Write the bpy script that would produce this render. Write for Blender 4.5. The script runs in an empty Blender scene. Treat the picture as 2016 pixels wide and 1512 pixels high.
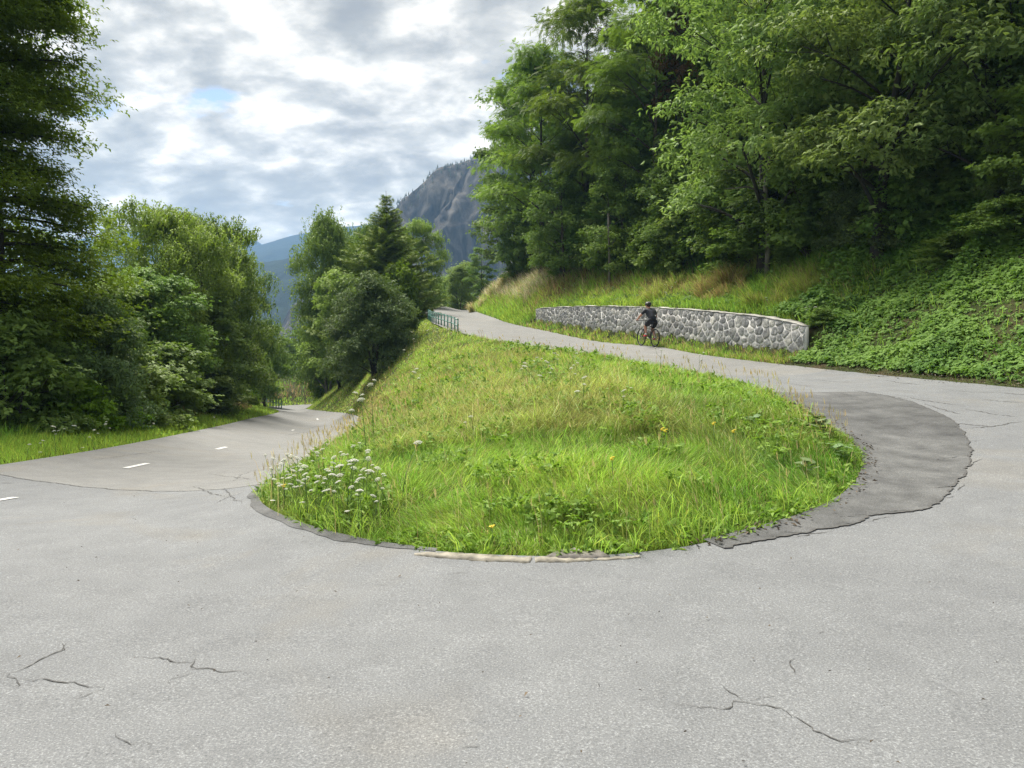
import bpy, math, random
import numpy as np
from mathutils import Vector, Matrix, Euler

rng = np.random.default_rng(11)
random.seed(11)
scene = bpy.context.scene
COL = scene.collection
PI = math.pi

# ------------------------------------------------------------------ helpers
def link(o):
    COL.objects.link(o)
    return o

def tag(o, label=None, cat=None, group=None, kind=None):
    if label: o['label'] = label
    if cat: o['category'] = cat
    if group: o['group'] = group
    if kind: o['kind'] = kind
    return o

def empty(name, loc=(0, 0, 0), rotz=0.0):
    o = bpy.data.objects.new(name, None)
    o.empty_display_size = 0.3
    o.location = loc
    o.rotation_euler = (0, 0, rotz)
    return link(o)

def build_mesh(name, V, quads=None, tris=None, mat=None, fattr=None, smooth=False, mats=None, midx=None):
    V = np.asarray(V, dtype=np.float32).reshape(-1, 3)
    q = np.zeros((0, 4), np.int32) if quads is None or len(quads) == 0 else np.asarray(quads, np.int32).reshape(-1, 4)
    t = np.zeros((0, 3), np.int32) if tris is None or len(tris) == 0 else np.asarray(tris, np.int32).reshape(-1, 3)
    me = bpy.data.meshes.new(name)
    me.vertices.add(len(V))
    me.vertices.foreach_set('co', V.ravel())
    loops = np.concatenate([q.ravel(), t.ravel()]).astype(np.int32)
    me.loops.add(len(loops))
    me.loops.foreach_set('vertex_index', loops)
    ls = np.concatenate([np.arange(len(q)) * 4, len(q) * 4 + np.arange(len(t)) * 3]).astype(np.int32)
    me.polygons.add(len(ls))
    me.polygons.foreach_set('loop_start', ls)
    if smooth:
        me.polygons.foreach_set('use_smooth', np.ones(len(ls), bool))
    if fattr:
        for k, a in fattr.items():
            a = np.asarray(a, np.float32)
            if a.ndim == 1:
                at = me.attributes.new(k, 'FLOAT', 'FACE')
                at.data.foreach_set('value', a)
            else:
                at = me.attributes.new(k, 'FLOAT_VECTOR', 'FACE')
                at.data.foreach_set('vector', a.ravel())
    if mat: me.materials.append(mat)
    if mats:
        for m in mats: me.materials.append(m)
        me.polygons.foreach_set('material_index', np.asarray(midx, np.int32))
    me.update(calc_edges=True)
    return me

def obj(name, me, parent=None):
    o = bpy.data.objects.new(name, me)
    link(o)
    if parent: o.parent = parent
    return o

class MB:
    """collects shapes, then becomes ONE mesh object"""
    def __init__(s):
        s.V, s.Q, s.T, s.n = [], [], [], 0
    def add(s, V, q=None, t=None):
        V = np.asarray(V, float).reshape(-1, 3)
        if q is not None and len(q): s.Q.append(np.asarray(q, int).reshape(-1, 4) + s.n)
        if t is not None and len(t): s.T.append(np.asarray(t, int).reshape(-1, 3) + s.n)
        s.V.append(V); s.n += len(V)
        return s
    def tube(s, P, R, n=8, cap=True):
        P = np.asarray(P, float); m = len(P)
        R = np.full(m, R, float) if np.isscalar(R) else np.asarray(R, float)
        T = np.gradient(P, axis=0); T /= (np.linalg.norm(T, axis=1)[:, None] + 1e-9)
        ref = np.array([0, 0, 1.0]) if abs(T[0, 2]) < 0.9 else np.array([1.0, 0, 0])
        V = []
        u = np.cross(T[0], ref); u /= np.linalg.norm(u)
        for i in range(m):
            u = u - T[i] * np.dot(u, T[i]); u /= (np.linalg.norm(u) + 1e-9)
            w = np.cross(T[i], u)
            a = np.arange(n) * 2 * PI / n
            V.append(P[i] + R[i] * (np.cos(a)[:, None] * u + np.sin(a)[:, None] * w))
        V = np.concatenate(V)
        q = [(i * n + j, i * n + (j + 1) % n, (i + 1) * n + (j + 1) % n, (i + 1) * n + j) for i in range(m - 1) for j in range(n)]
        t = []
        if cap:
            V = np.concatenate([V, P[:1], P[-1:]])
            a, b = m * n, m * n + 1
            t = [(a, (j + 1) % n, j) for j in range(n)] + [(b, (m - 1) * n + j, (m - 1) * n + (j + 1) % n) for j in range(n)]
        return s.add(V, q, t)
    def box(s, c, d, rotz=0.0):
        c = np.asarray(c, float); d = np.asarray(d, float) / 2
        V = np.array([[x, y, z] for z in (-1, 1) for y in (-1, 1) for x in (-1, 1)], float) * d
        cz, sz = math.cos(rotz), math.sin(rotz)
        V = V @ np.array([[cz, sz, 0], [-sz, cz, 0], [0, 0, 1]]) + c
        return s.add(V, [(0, 2, 3, 1), (4, 5, 7, 6), (0, 1, 5, 4), (2, 6, 7, 3), (0, 4, 6, 2), (1, 3, 7, 5)])
    def ball(s, c, r, n=10, m=7, squash=None):
        c = np.asarray(c, float); r = np.asarray(r if np.ndim(r) else (r, r, r), float)
        V = [[0, 0, -1]]
        for i in range(1, m):
            p = -PI / 2 + PI * i / m
            for j in range(n):
                V.append([math.cos(p) * math.cos(2 * PI * j / n), math.cos(p) * math.sin(2 * PI * j / n), math.sin(p)])
        V.append([0, 0, 1]); V = np.array(V) * r + c
        q = [(1 + i * n + j, 1 + i * n + (j + 1) % n, 1 + (i + 1) * n + (j + 1) % n, 1 + (i + 1) * n + j) for i in range(m - 2) for j in range(n)]
        e = len(V) - 1
        t = [(0, 1 + (j + 1) % n, 1 + j) for j in range(n)] + [(e, 1 + (m - 2) * n + j, 1 + (m - 2) * n + (j + 1) % n) for j in range(n)]
        return s.add(V, q, t)
    def torus(s, c, R, r, axis='y', n=36, m=8):
        V = []
        for i in range(n):
            a = 2 * PI * i / n
            for j in range(m):
                b = 2 * PI * j / m
                x, z, y = (R + r * math.cos(b)) * math.cos(a), (R + r * math.cos(b)) * math.sin(a), r * math.sin(b)
                V.append((x, y, z))
        q = [(i * m + j, i * m + (j + 1) % m, ((i + 1) % n) * m + (j + 1) % m, ((i + 1) % n) * m + j) for i in range(n) for j in range(m)]
        return s.add(np.array(V) + np.asarray(c, float), q)
    def mesh(s, name, mat, smooth=True):
        V = np.concatenate(s.V)
        Q = np.concatenate(s.Q) if s.Q else None
        T = np.concatenate(s.T) if s.T else None
        return build_mesh(name, V, Q, T, mat, smooth=smooth)
    def build(s, name, mat, parent=None, smooth=True):
        return obj(name, s.mesh(name, mat, smooth), parent)

def copy_tree(root, loc, rotz=0.0, scale=None):
    r = root.copy(); link(r)
    r.location = loc; r.rotation_euler = (0, 0, rotz)
    if scale is not None: r.scale = scale if np.ndim(scale) else (scale,) * 3
    for ch in list(root.children):
        c = ch.copy(); link(c); c.parent = r
        for g in list(ch.children):
            d = g.copy(); link(d); d.parent = c
    return r

def vnoise(x, y, seed=0, scale=1.0):
    """smooth 2-D value noise in 0..1"""
    x = np.asarray(x, float) / scale + seed * 17.31; y = np.asarray(y, float) / scale - seed * 9.77
    xi = np.floor(x).astype(np.int64); yi = np.floor(y).astype(np.int64)
    fx = x - xi; fy = y - yi
    fx = fx * fx * (3 - 2 * fx); fy = fy * fy * (3 - 2 * fy)
    def h(a, b):
        v = (a * 374761393 + b * 668265263 + seed * 1442695) & 0x7fffffff
        v = ((v ^ (v >> 13)) * 1274126177) & 0x7fffffff
        return ((v ^ (v >> 16)) & 0xffff) / 65535.0
    return (h(xi, yi) * (1 - fx) + h(xi + 1, yi) * fx) * (1 - fy) + (h(xi, yi + 1) * (1 - fx) + h(xi + 1, yi + 1) * fx) * fy

def fbm(x, y, seed=0, scale=1.0, octv=4):
    s, a, t = 0, 1.0, 0
    for i in range(octv):
        s = s + a * vnoise(x, y, seed + i * 3, scale / 2 ** i); t += a; a *= 0.5
    return s / t

def catmull(P, per=8):
    P = np.asarray(P, float); out = []
    n = len(P)
    for i in range(n - 1):
        p0, p1, p2, p3 = P[max(i - 1, 0)], P[i], P[i + 1], P[min(i + 2, n - 1)]
        for k in range(per):
            t = k / per
            out.append(0.5 * ((2 * p1) + (-p0 + p2) * t + (2 * p0 - 5 * p1 + 4 * p2 - p3) * t * t + (-p0 + 3 * p1 - 3 * p2 + p3) * t ** 3))
    out.append(P[-1])
    return np.array(out)

# ------------------------------------------------------------------ camera
FPX, CAMZ = 1500.0, 1.62
PITCH = math.atan(56 / FPX)
cam = bpy.data.cameras.new('camera'); cam_o = link(bpy.data.objects.new('camera', cam))
cam.sensor_width = 36.0; cam.lens = FPX / 2016 * 36
cam.clip_end = 30000; cam.clip_start = 0.05
cam_o.location = (0, 0, CAMZ); cam_o.rotation_euler = (PI / 2 - PITCH, 0, 0)
scene.camera = cam_o

def ray(px, py):
    dx, dy = (px - 1008) / FPX, -(py - 756) / FPX
    cp, sp = math.cos(PITCH), math.sin(PITCH)
    return np.array([dx, cp + dy * sp, -sp + dy * cp])
def at(px, py, Y):
    d = ray(px, py); return np.array([0, 0, CAMZ]) + d * (Y / d[1])

# ------------------------------------------------------------------ materials
def nodes(name):
    m = bpy.data.materials.new(name); m.use_nodes = True
    nt = m.node_tree; nt.nodes.clear()
    out = nt.nodes.new('ShaderNodeOutputMaterial')
    return m, nt, out
def N(nt, t, **kw):
    n = nt.nodes.new(t)
    for k, v in kw.items():
        if k.startswith('i_'):
            n.inputs[k[2:].replace('_', ' ')].default_value = v
        else:
            setattr(n, k, v)
    return n
def ramp(nt, stops, interp='LINEAR'):
    n = nt.nodes.new('ShaderNodeValToRGB'); cr = n.color_ramp; cr.interpolation = interp
    while len(cr.elements) < len(stops): cr.elements.new(0.5)
    for e, (p, c) in zip(cr.elements, stops):
        e.position = p; e.color = c if len(c) == 4 else (*c, 1)
    return n
def mixc(nt, mode, fac, a, b):
    n = nt.nodes.new('ShaderNodeMix'); n.data_type = 'RGBA'; n.blend_type = mode
    for sock, v in ((n.inputs[0], fac), (n.inputs[6], a), (n.inputs[7], b)):
        if hasattr(v, 'links') or isinstance(v, bpy.types.NodeSocket): nt.links.new(v, sock)
        elif np.ndim(v): sock.default_value = (*v, 1) if len(v) == 3 else v
        else: sock.default_value = v
    return n.outputs[2]
def noise(nt, vec, scale, detail=4, rough=0.55, dist=0.0):
    n = N(nt, 'ShaderNodeTexNoise'); n.inputs['Scale'].default_value = scale
    n.inputs['Detail'].default_value = detail; n.inputs['Roughness'].default_value = rough
    n.inputs['Distortion'].default_value = dist
    if vec is not None: nt.links.new(vec, n.inputs['Vector'])
    return n
def plain(name, col, rough=0.6, metal=0.0, var=0.12, scale=8.0, bump=0.0):
    m, nt, out = nodes(name)
    tc = N(nt, 'ShaderNodeTexCoord')
    nz = noise(nt, tc.outputs['Object'], scale, 5)
    r = ramp(nt, [(0.3, tuple(c * (1 - var) for c in col)), (0.7, tuple(min(1, c * (1 + var)) for c in col))])
    nt.links.new(nz.outputs['Fac'], r.inputs[0])
    b = N(nt, 'ShaderNodeBsdfPrincipled'); b.inputs['Roughness'].default_value = rough; b.inputs['Metallic'].default_value = metal
    nt.links.new(r.outputs[0], b.inputs['Base Color'])
    if bump:
        bp = N(nt, 'ShaderNodeBump'); bp.inputs['Strength'].default_value = bump; bp.inputs['Distance'].default_value = 0.02
        nt.links.new(nz.outputs['Fac'], bp.inputs['Height']); nt.links.new(bp.outputs[0], b.inputs['Normal'])
    nt.links.new(b.outputs[0], out.inputs[0])
    return m
def leaf_mat(name, c0, c1, trans=0.35, tcol=1.05, rough=0.6, spec=0.18, objvar=0.25):
    """leaf colour between c0 and c1 by the per-leaf value v; each tree shifts a little"""
    m, nt, out = nodes(name)
    at_ = N(nt, 'ShaderNodeAttribute', attribute_name='v')
    r = ramp(nt, [(0.0, c0), (1.0, c1)])
    nt.links.new(at_.outputs['Fac'], r.inputs[0])
    oi = N(nt, 'ShaderNodeObjectInfo')
    mr = N(nt, 'ShaderNodeMapRange'); mr.inputs[3].default_value = 1 - objvar; mr.inputs[4].default_value = 1 + objvar
    nt.links.new(oi.outputs['Random'], mr.inputs[0])
    hs = N(nt, 'ShaderNodeHueSaturation')
    nt.links.new(mr.outputs[0], hs.inputs['Value']); nt.links.new(r.outputs[0], hs.inputs['Color'])
    mr2 = N(nt, 'ShaderNodeMapRange'); mr2.inputs[3].default_value = 0.485; mr2.inputs[4].default_value = 0.515
    mu = N(nt, 'ShaderNodeMath', operation='FRACT'); mu2 = N(nt, 'ShaderNodeMath', operation='MULTIPLY'); mu2.inputs[1].default_value = 7.31
    nt.links.new(oi.outputs['Random'], mu2.inputs[0]); nt.links.new(mu2.outputs[0], mu.inputs[0]); nt.links.new(mu.outputs[0], mr2.inputs[0])
    nt.links.new(mr2.outputs[0], hs.inputs['Hue'])
    b = N(nt, 'ShaderNodeBsdfPrincipled'); b.inputs['Roughness'].default_value = rough
    b.inputs['Specular IOR Level'].default_value = spec
    nt.links.new(hs.outputs[0], b.inputs['Base Color'])
    tr = N(nt, 'ShaderNodeBsdfTranslucent')
    tm = mixc(nt, 'MULTIPLY', 1.0, hs.outputs[0], (tcol, tcol * 1.05, tcol * 0.55))
    nt.links.new(tm, tr.inputs[0])
    mx = N(nt, 'ShaderNodeMixShader'); mx.inputs[0].default_value = trans
    nt.links.new(b.outputs[0], mx.inputs[1]); nt.links.new(tr.outputs[0], mx.inputs[2])
    nt.links.new(mx.outputs[0], out.inputs[0])
    return m
def tint_mat(name, trans=0.35, rough=0.55, spec=0.25):
    """blade colour straight from the per-blade tint"""
    m, nt, out = nodes(name)
    at_ = N(nt, 'ShaderNodeAttribute', attribute_name='tint')
    b = N(nt, 'ShaderNodeBsdfPrincipled'); b.inputs['Roughness'].default_value = rough
    b.inputs['Specular IOR Level'].default_value = spec
    nt.links.new(at_.outputs['Color'], b.inputs['Base Color'])
    tr = N(nt, 'ShaderNodeBsdfTranslucent'); nt.links.new(at_.outputs['Color'], tr.inputs[0])
    mx = N(nt, 'ShaderNodeMixShader'); mx.inputs[0].default_value = trans
    nt.links.new(b.outputs[0], mx.inputs[1]); nt.links.new(tr.outputs[0], mx.inputs[2])
    nt.links.new(mx.outputs[0], out.inputs[0])
    return m
# ------------------------------------------------------------------ the lie of the land
# (inner edge, outer edge) of the road, from the far upper arm round the hairpin to the far lower arm
PAIRS = [
 ((-12.5,112,5.6),(-7.0,113,5.7)), ((-11.2,100,6.5),(-6.0,101,6.55)), ((-10.2,90,6.75),(-5.1,90,6.8)),
 ((-9.3,80,6.25),(-4.2,80,6.3)), ((-7.9,70,5.4),(-2.9,70,5.45)), ((-6.6,60,4.55),(-1.6,60,4.6)),
 ((-5.0,50,3.65),(-.27,50,3.73)), ((-3.0,42,2.9),(2.0,42.5,2.95)), ((-.9,36,2.3),(4.1,37,2.3)),
 ((1.0,31,1.9),(6.0,32,1.98)), ((2.2,27.5,1.65),(6.9,28.5,1.66)), ((3.3,23.5,1.4),(8.1,24.5,1.38)),
 ((4.2,19,1.15),(9.0,20,1.15)), ((4.8,14.5,.9),(10.1,15,.94)), ((4.65,11.2,.6),(11.5,9.5,.65)),
 ((4.2,9,.38),(12,3,.4)), ((3.2,7.3,.2),(10,-2,.2)), ((1.9,6.25,.1),(5.5,-4.5,.08)),
 ((.8,5.85,.04),(1.5,-5.5,.02)), ((-.3,5.95,.02),(-2.5,-5.2,0)), ((-1.3,6.45,0),(-6,-3,-.02)),
 ((-2.2,7.3,0),(-8.3,1,-.04)), ((-2.85,8.4,-.02),(-8.9,6,-.08)), ((-3.2,10,-.08),(-8.9,10,-.18)),
 ((-3.6,14,-.3),(-8.9,14,-.35)), ((-4.15,18,-.55),(-9.3,18,-.55)), ((-5.0,24.5,-.88),(-10.4,24.7,-.88)),
 ((-6.1,30.5,-1.15),(-11.6,31,-1.2)), ((-7.2,36.5,-1.45),(-12.8,37,-1.48)), ((-8.7,42,-1.75),(-14,43,-1.8)),
 ((-10.4,47,-2.0),(-15.2,49.5,-2.08)), ((-12.8,52.5,-2.3),(-17,55,-2.35)), ((-15.5,58.5,-2.6),(-19.6,61,-2.65)),
 ((-17.6,65,-2.95),(-22,66.5,-2.95)), ((-18.2,72,-3.3),(-23.2,73,-3.3)), ((-17.6,79,-3.6),(-22.4,81.5,-3.65)),
 ((-15.5,86,-3.9),(-20,88.5,-4.0)), ((-13.8,92,-4.2),(-18.4,94,-4.3)), ((-13.5,100,-4.6),(-18.3,100,-4.7)),
]
INN = catmull([p[0] for p in PAIRS], 10)
OUT = catmull([p[1] for p in PAIRS], 10)
NP = len(PAIRS)
OUTDIR = (OUT - INN)[:, :2]; OUTDIR /= np.linalg.norm(OUTDIR, axis=1)[:, None]
# true outward normals of the outer edge
_t = np.gradient(OUT[:, :2], axis=0); _t /= np.linalg.norm(_t, axis=1)[:, None]
ONRM = np.stack([-_t[:, 1], _t[:, 0]], 1)
ONRM *= np.sign(np.sum(ONRM * OUTDIR, 1))[:, None]
UP_END = 13 * 10          # index where the upper arm's bank ends / hairpin begins
LO_START = 22 * 10

# wall: its front face runs ~1.05 m beyond the outer edge of the upper arm
_off = OUT[:UP_END, :2] + ONRM[:UP_END] * 1.05
_px = 1008 + FPX * _off[:, 0] / (_off[:, 1] * math.cos(PITCH))
_sel = (_off[:, 1] > 15) & (_off[:, 1] < 70)
WPX = np.array([1055, 1100, 1150, 1200, 1250, 1300, 1350, 1400, 1450, 1500, 1545, 1585], float)
WPY = np.array([607, 604, 602, 602, 603, 605, 608, 612, 617, 623, 631, 640], float)
_o = np.argsort(_px[_sel])
WX = np.interp(WPX, _px[_sel][_o], _off[_sel][_o][:, 0]); WY = np.interp(WPX, _px[_sel][_o], _off[_sel][_o][:, 1])
WZ = np.array([at(a, b, y)[2] for a, b, y in zip(WPX, WPY, WY)])
WALL_Y0, WALL_Y1 = WY.min(), WY.max()

ctrl = []
def cp(x, y, z): ctrl.append((x, y, z))
for i in range(0, len(INN), 2): cp(*INN[i])
for i in range(0, len(OUT), 2): cp(*OUT[i])
for i in range(UP_END, LO_START, 10):
    for f in (0.33, 0.66): cp(*(INN[i] * (1 - f) + OUT[i] * f))
# right-hand bank above the upper arm
for i in range(0, UP_END + 6, 2):
    p, n, z = OUT[i, :2], ONRM[i], OUT[i, 2]
    inwall = WALL_Y0 - .3 < p[1] + n[1] * 1.05 < WALL_Y1 + .3
    if inwall:
        q = p + n * 1.05
        zt = np.interp(q[1], WY[::-1], WZ[::-1])
        prof = [(.5, z + .04), (.98, z + .10), (1.42, zt - .10), (2.6, zt + .15), (4.0, max(zt + .9, z + 2.3)), (6.0, z + 4.0), (9, z + 6.4)]
    else:
        far = np.clip((p[1] - 46) / 8, 0, 1)
        prof = [(.5, z + .05 + .05 * far), (1.4, z + .6 + .5 * far), (2.4, z + 1.45 + .7 * far), (4, z + 2.7 + .6 * far), (6, z + 4.3 + .3 * far), (9, z + 6.6)]
    for d, zz in prof + [(14, z + 10), (24, z + 17), (45, z + 30), (80, z + 46)]:
        if (d > 9 and i % 10) or (d > 1.45 and i % 4): continue
        q = p + n * d; cp(q[0], q[1], zz)
# left of the lower arm: flat verge, then falling away
for i in range(LO_START, len(OUT), 2):
    p, n, z = OUT[i, :2], ONRM[i], OUT[i, 2]
    far = p[1] > 78
    for d, dz in ([(.6, .05), (3, .15), (6, .0), (12, -1.5), (25, -6), (60, -18)] if not far else [(.8, .15), (3, 1.6), (7, 3.2), (14, 3.5), (40, -4)]):
        if (d > 5 and i % 10) or (d > 1 and i % 4): continue
        q = p + n * d; cp(q[0], q[1], z + dz)
# behind the camera
for i in range(UP_END + 10, LO_START, 10):
    p, n, z = OUT[i, :2], ONRM[i], OUT[i, 2]
    for d in (2, 8, 20): cp(*(p + n * d), z)
# the grass mound and the bank between the arms
for q in [(.6,7.3,.30),(.5,9.5,.60),(.4,13,.95),(.2,18,1.32),(-.3,24,1.70),(-1,30,2.05),(-2.6,36,2.4),
          (-4.25,24.5,.45),(-3.2,25,1.2),(-5.0,30.5,.5),(-3.8,30.5,1.45),(-6.3,36.5,.45),(-4.7,37,1.75),(-7.0,42.5,.7),(-5.3,43.3,2.2),
          (-3.45,18,.10),(-2.6,18,.8),(-2.75,12,.15),(-1.6,12,.65),(-1.9,9.2,.30),(-1,8,.30),(2.3,7.8,.42),(3.5,10,.75),(3.9,13,1.0),(3.2,18,1.3),(2.3,24,1.62),
          (-7.6,48,2.6),(-8.6,48.5,.9),(-8,55,3.0),(-10.8,55,.4),(-9.5,65,3.8),(-13.6,65,.2),(-12,80,4.3),(-14.8,80,.4),(-11.6,92,5),(-12.8,96,0.5)]: cp(*q)
for q in [(-45,-30,-3),(60,-30,8),(-90,40,-22),(-90,125,-24),(-40,140,-10),(0,140,6),(60,140,34),(90,60,45)]: cp(*q)
C = np.array(ctrl)
# drop near-duplicates
keep = []
for i in range(len(C)):
    if all((C[i, 0] - C[j, 0]) ** 2 + (C[i, 1] - C[j, 1]) ** 2 > 0.04 for j in keep[-400:]): keep.append(i)
C = C[keep]
K = np.sqrt(((C[:, None, :2] - C[None, :, :2]) ** 2).sum(-1))
n = len(C); A = np.zeros((n + 3, n + 3)); A[:n, :n] = K
A[:n, n] = 1; A[:n, n + 1:] = C[:, :2]; A[n:, :n] = A[:n, n:].T
SOL = np.linalg.solve(A, np.concatenate([C[:, 2], np.zeros(3)]))
def Hraw(X, Y):
    X = np.asarray(X, float).ravel(); Y = np.asarray(Y, float).ravel(); o = np.empty(len(X))
    for a in range(0, len(X), 20000):
        x, y = X[a:a + 20000], Y[a:a + 20000]
        o[a:a + 20000] = np.sqrt((x[:, None] - C[:, 0]) ** 2 + (y[:, None] - C[:, 1]) ** 2) @ SOL[:n] + SOL[n] + SOL[n + 1] * x + SOL[n + 2] * y
    return o
GX0, GX1, GY0, GY1, GS = -60.0, 70.0, -14.0, 130.0, 0.25
gx = np.arange(GX0, GX1 + .01, GS); gy = np.arange(GY0, GY1 + .01, GS)
GXX, GYY = np.meshgrid(gx, gy)
HG = Hraw(GXX, GYY).reshape(GXX.shape)
def H(X, Y):
    X = np.asarray(X, float); Y = np.asarray(Y, float)
    u = np.clip((X - GX0) / GS, 0, len(gx) - 1.001); v = np.clip((Y - GY0) / GS, 0, len(gy) - 1.001)
    i = u.astype(int); j = v.astype(int); fu = u - i; fv = v - j
    return (HG[j, i] * (1 - fu) + HG[j, i + 1] * fu) * (1 - fv) + (HG[j + 1, i] * (1 - fu) + HG[j + 1, i + 1] * fu) * fv
def rc(px, py, t0=3.0, lift=0.0):
    """the spot of ground seen at a pixel"""
    d = ray(px, py); d = d / d[1]
    Y = np.arange(t0, 128, 0.02); X = d[0] * Y; Z = CAMZ + d[2] * Y
    h = H(X, Y) + lift
    k = np.argmax(Z < h) if (Z < h).any() else len(Y) - 1
    return np.array([X[k], Y[k], h[k] - lift])
def seg_dist(X, Y, P):
    """distance to a polyline and the index of the nearest vertex"""
    X = np.asarray(X, float).ravel(); Y = np.asarray(Y, float).ravel()
    best = np.full(len(X), 1e9); bi = np.zeros(len(X), int)
    for k in range(len(P) - 1):
        ax, ay = P[k, :2]; bx, by = P[k + 1, :2]
        dx, dy = bx - ax, by - ay; L = dx * dx + dy * dy + 1e-12
        t = np.clip(((X - ax) * dx + (Y - ay) * dy) / L, 0, 1)
        d = (X - ax - t * dx) ** 2 + (Y - ay - t * dy) ** 2
        m = d < best; best[m] = d[m]; bi[m] = k
    return np.sqrt(best), bi
def inpoly(X, Y, P):
    X = np.asarray(X, float).ravel(); Y = np.asarray(Y, float).ravel(); r = np.zeros(len(X), bool)
    for k in range(len(P)):
        ax, ay = P[k - 1, :2]; bx, by = P[k, :2]
        if ay == by: continue
        c = ((ay > Y) != (by > Y)) & (X < (bx - ax) * (Y - ay) / (by - ay) + ax)
        r ^= c
    return r
INs, OUs = INN[::3], OUT[::3]
ROADPOLY = np.concatenate([INs, OUs[::-1]])
ISLPOLY = INs
def side_of_outer(X, Y):
    """signed distance beyond the outer road edge (negative on the road side), and vertex index into OUT"""
    d, bi = seg_dist(X, Y, OUs)
    return d, bi * 3

# ease the creases of the mound and the bank between the arms (road edges stay as they are)
_fi = np.where(inpoly(GXX.ravel(), GYY.ravel(), ISLPOLY))[0]
_dd, _ = seg_dist(GXX.ravel()[_fi], GYY.ravel()[_fi], INs)
_w = np.zeros(GXX.size); _w[_fi] = np.clip((_dd - .25) / 1.3, 0, 1); _w = _w.reshape(GXX.shape)
_S = HG.copy()
for _k in range(45):
    _P = np.pad(_S, 1, mode='edge'); _S = (_P[:-2, 1:-1] + _P[2:, 1:-1] + _P[1:-1, :-2] + _P[1:-1, 2:]) / 4
HG[:] = HG * (1 - _w) + _S * _w
# terrain mesh (sunk a little under the road)
near = (GXX > -30) & (GXX < 20)
fx, fy = GXX.ravel(), GYY.ravel()
ins = inpoly(fx, fy, ROADPOLY)
ZT = HG.ravel().copy()
di = np.full(len(fx), 9.0)
idx = np.where(ins)[0]
d1, _ = seg_dist(fx[idx], fy[idx], INs); d2, _ = seg_dist(fx[idx], fy[idx], OUs)
ZT[idx] -= np.clip(np.minimum(d1, d2) * .9, 0, .2)
no = np.where(~ins)[0]; e1, _ = seg_dist(fx[no], fy[no], INs); e2, _ = seg_dist(fx[no], fy[no], OUs)
ZT[no] -= .07 * np.clip(1 - np.minimum(e1, e2) / .4, 0, 1)
ZT[no] += (fbm(fx[no], fy[no], 5, 1.3) - .5) * .12 * np.clip((np.minimum(e1, e2) - .4) / .8, 0, 1)
# edges of the sheet dip under the valley floor
edge = np.minimum.reduce([fx - GX0, GX1 - fx, GY1 - fy])
ZT -= np.clip((6 - edge) / 6, 0, 1) ** 2 * 60
VT = np.stack([fx, fy, ZT], 1)
ny, nx = GXX.shape
jj, ii = np.meshgrid(np.arange(ny - 1), np.arange(nx - 1), indexing='ij')
b0 = (jj * nx + ii).ravel()
QT = np.stack([b0, b0 + 1, b0 + nx + 1, b0 + nx], 1)

def soil_mat():
    m, nt, out = nodes('soil')
    g = N(nt, 'ShaderNodeNewGeometry')
    a = noise(nt, g.outputs['Position'], 0.7, 6); b_ = noise(nt, g.outputs['Position'], 9, 6, .7)
    r = ramp(nt, [(.35, (.030, .040, .012)), (.5, (.045, .060, .018)), (.68, (.075, .058, .035))])
    nt.links.new(a.outputs['Fac'], r.inputs[0])
    r2 = ramp(nt, [(.3, (.55, .55, .5)), (.75, (1.3, 1.25, 1.2))]); nt.links.new(b_.outputs['Fac'], r2.inputs[0])
    c = mixc(nt, 'MULTIPLY', 1.0, r.outputs[0], r2.outputs[0])
    b = N(nt, 'ShaderNodeBsdfPrincipled'); b.inputs['Roughness'].default_value = .95; b.inputs['Specular IOR Level'].default_value = .1
    nt.links.new(c, b.inputs['Base Color'])
    bp = N(nt, 'ShaderNodeBump'); bp.inputs['Strength'].default_value = .6; bp.inputs['Distance'].default_value = .05
    nt.links.new(b_.outputs['Fac'], bp.inputs['Height']); nt.links.new(bp.outputs[0], b.inputs['Normal'])
    nt.links.new(b.outputs[0], out.inputs[0]); return m
SOIL = soil_mat()
tag(obj('terrain', build_mesh('terrain', VT, QT, None, SOIL, smooth=True)), kind='structure',
    label='grassy hillside ground under the road, mound and wood', cat='terrain')

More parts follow.
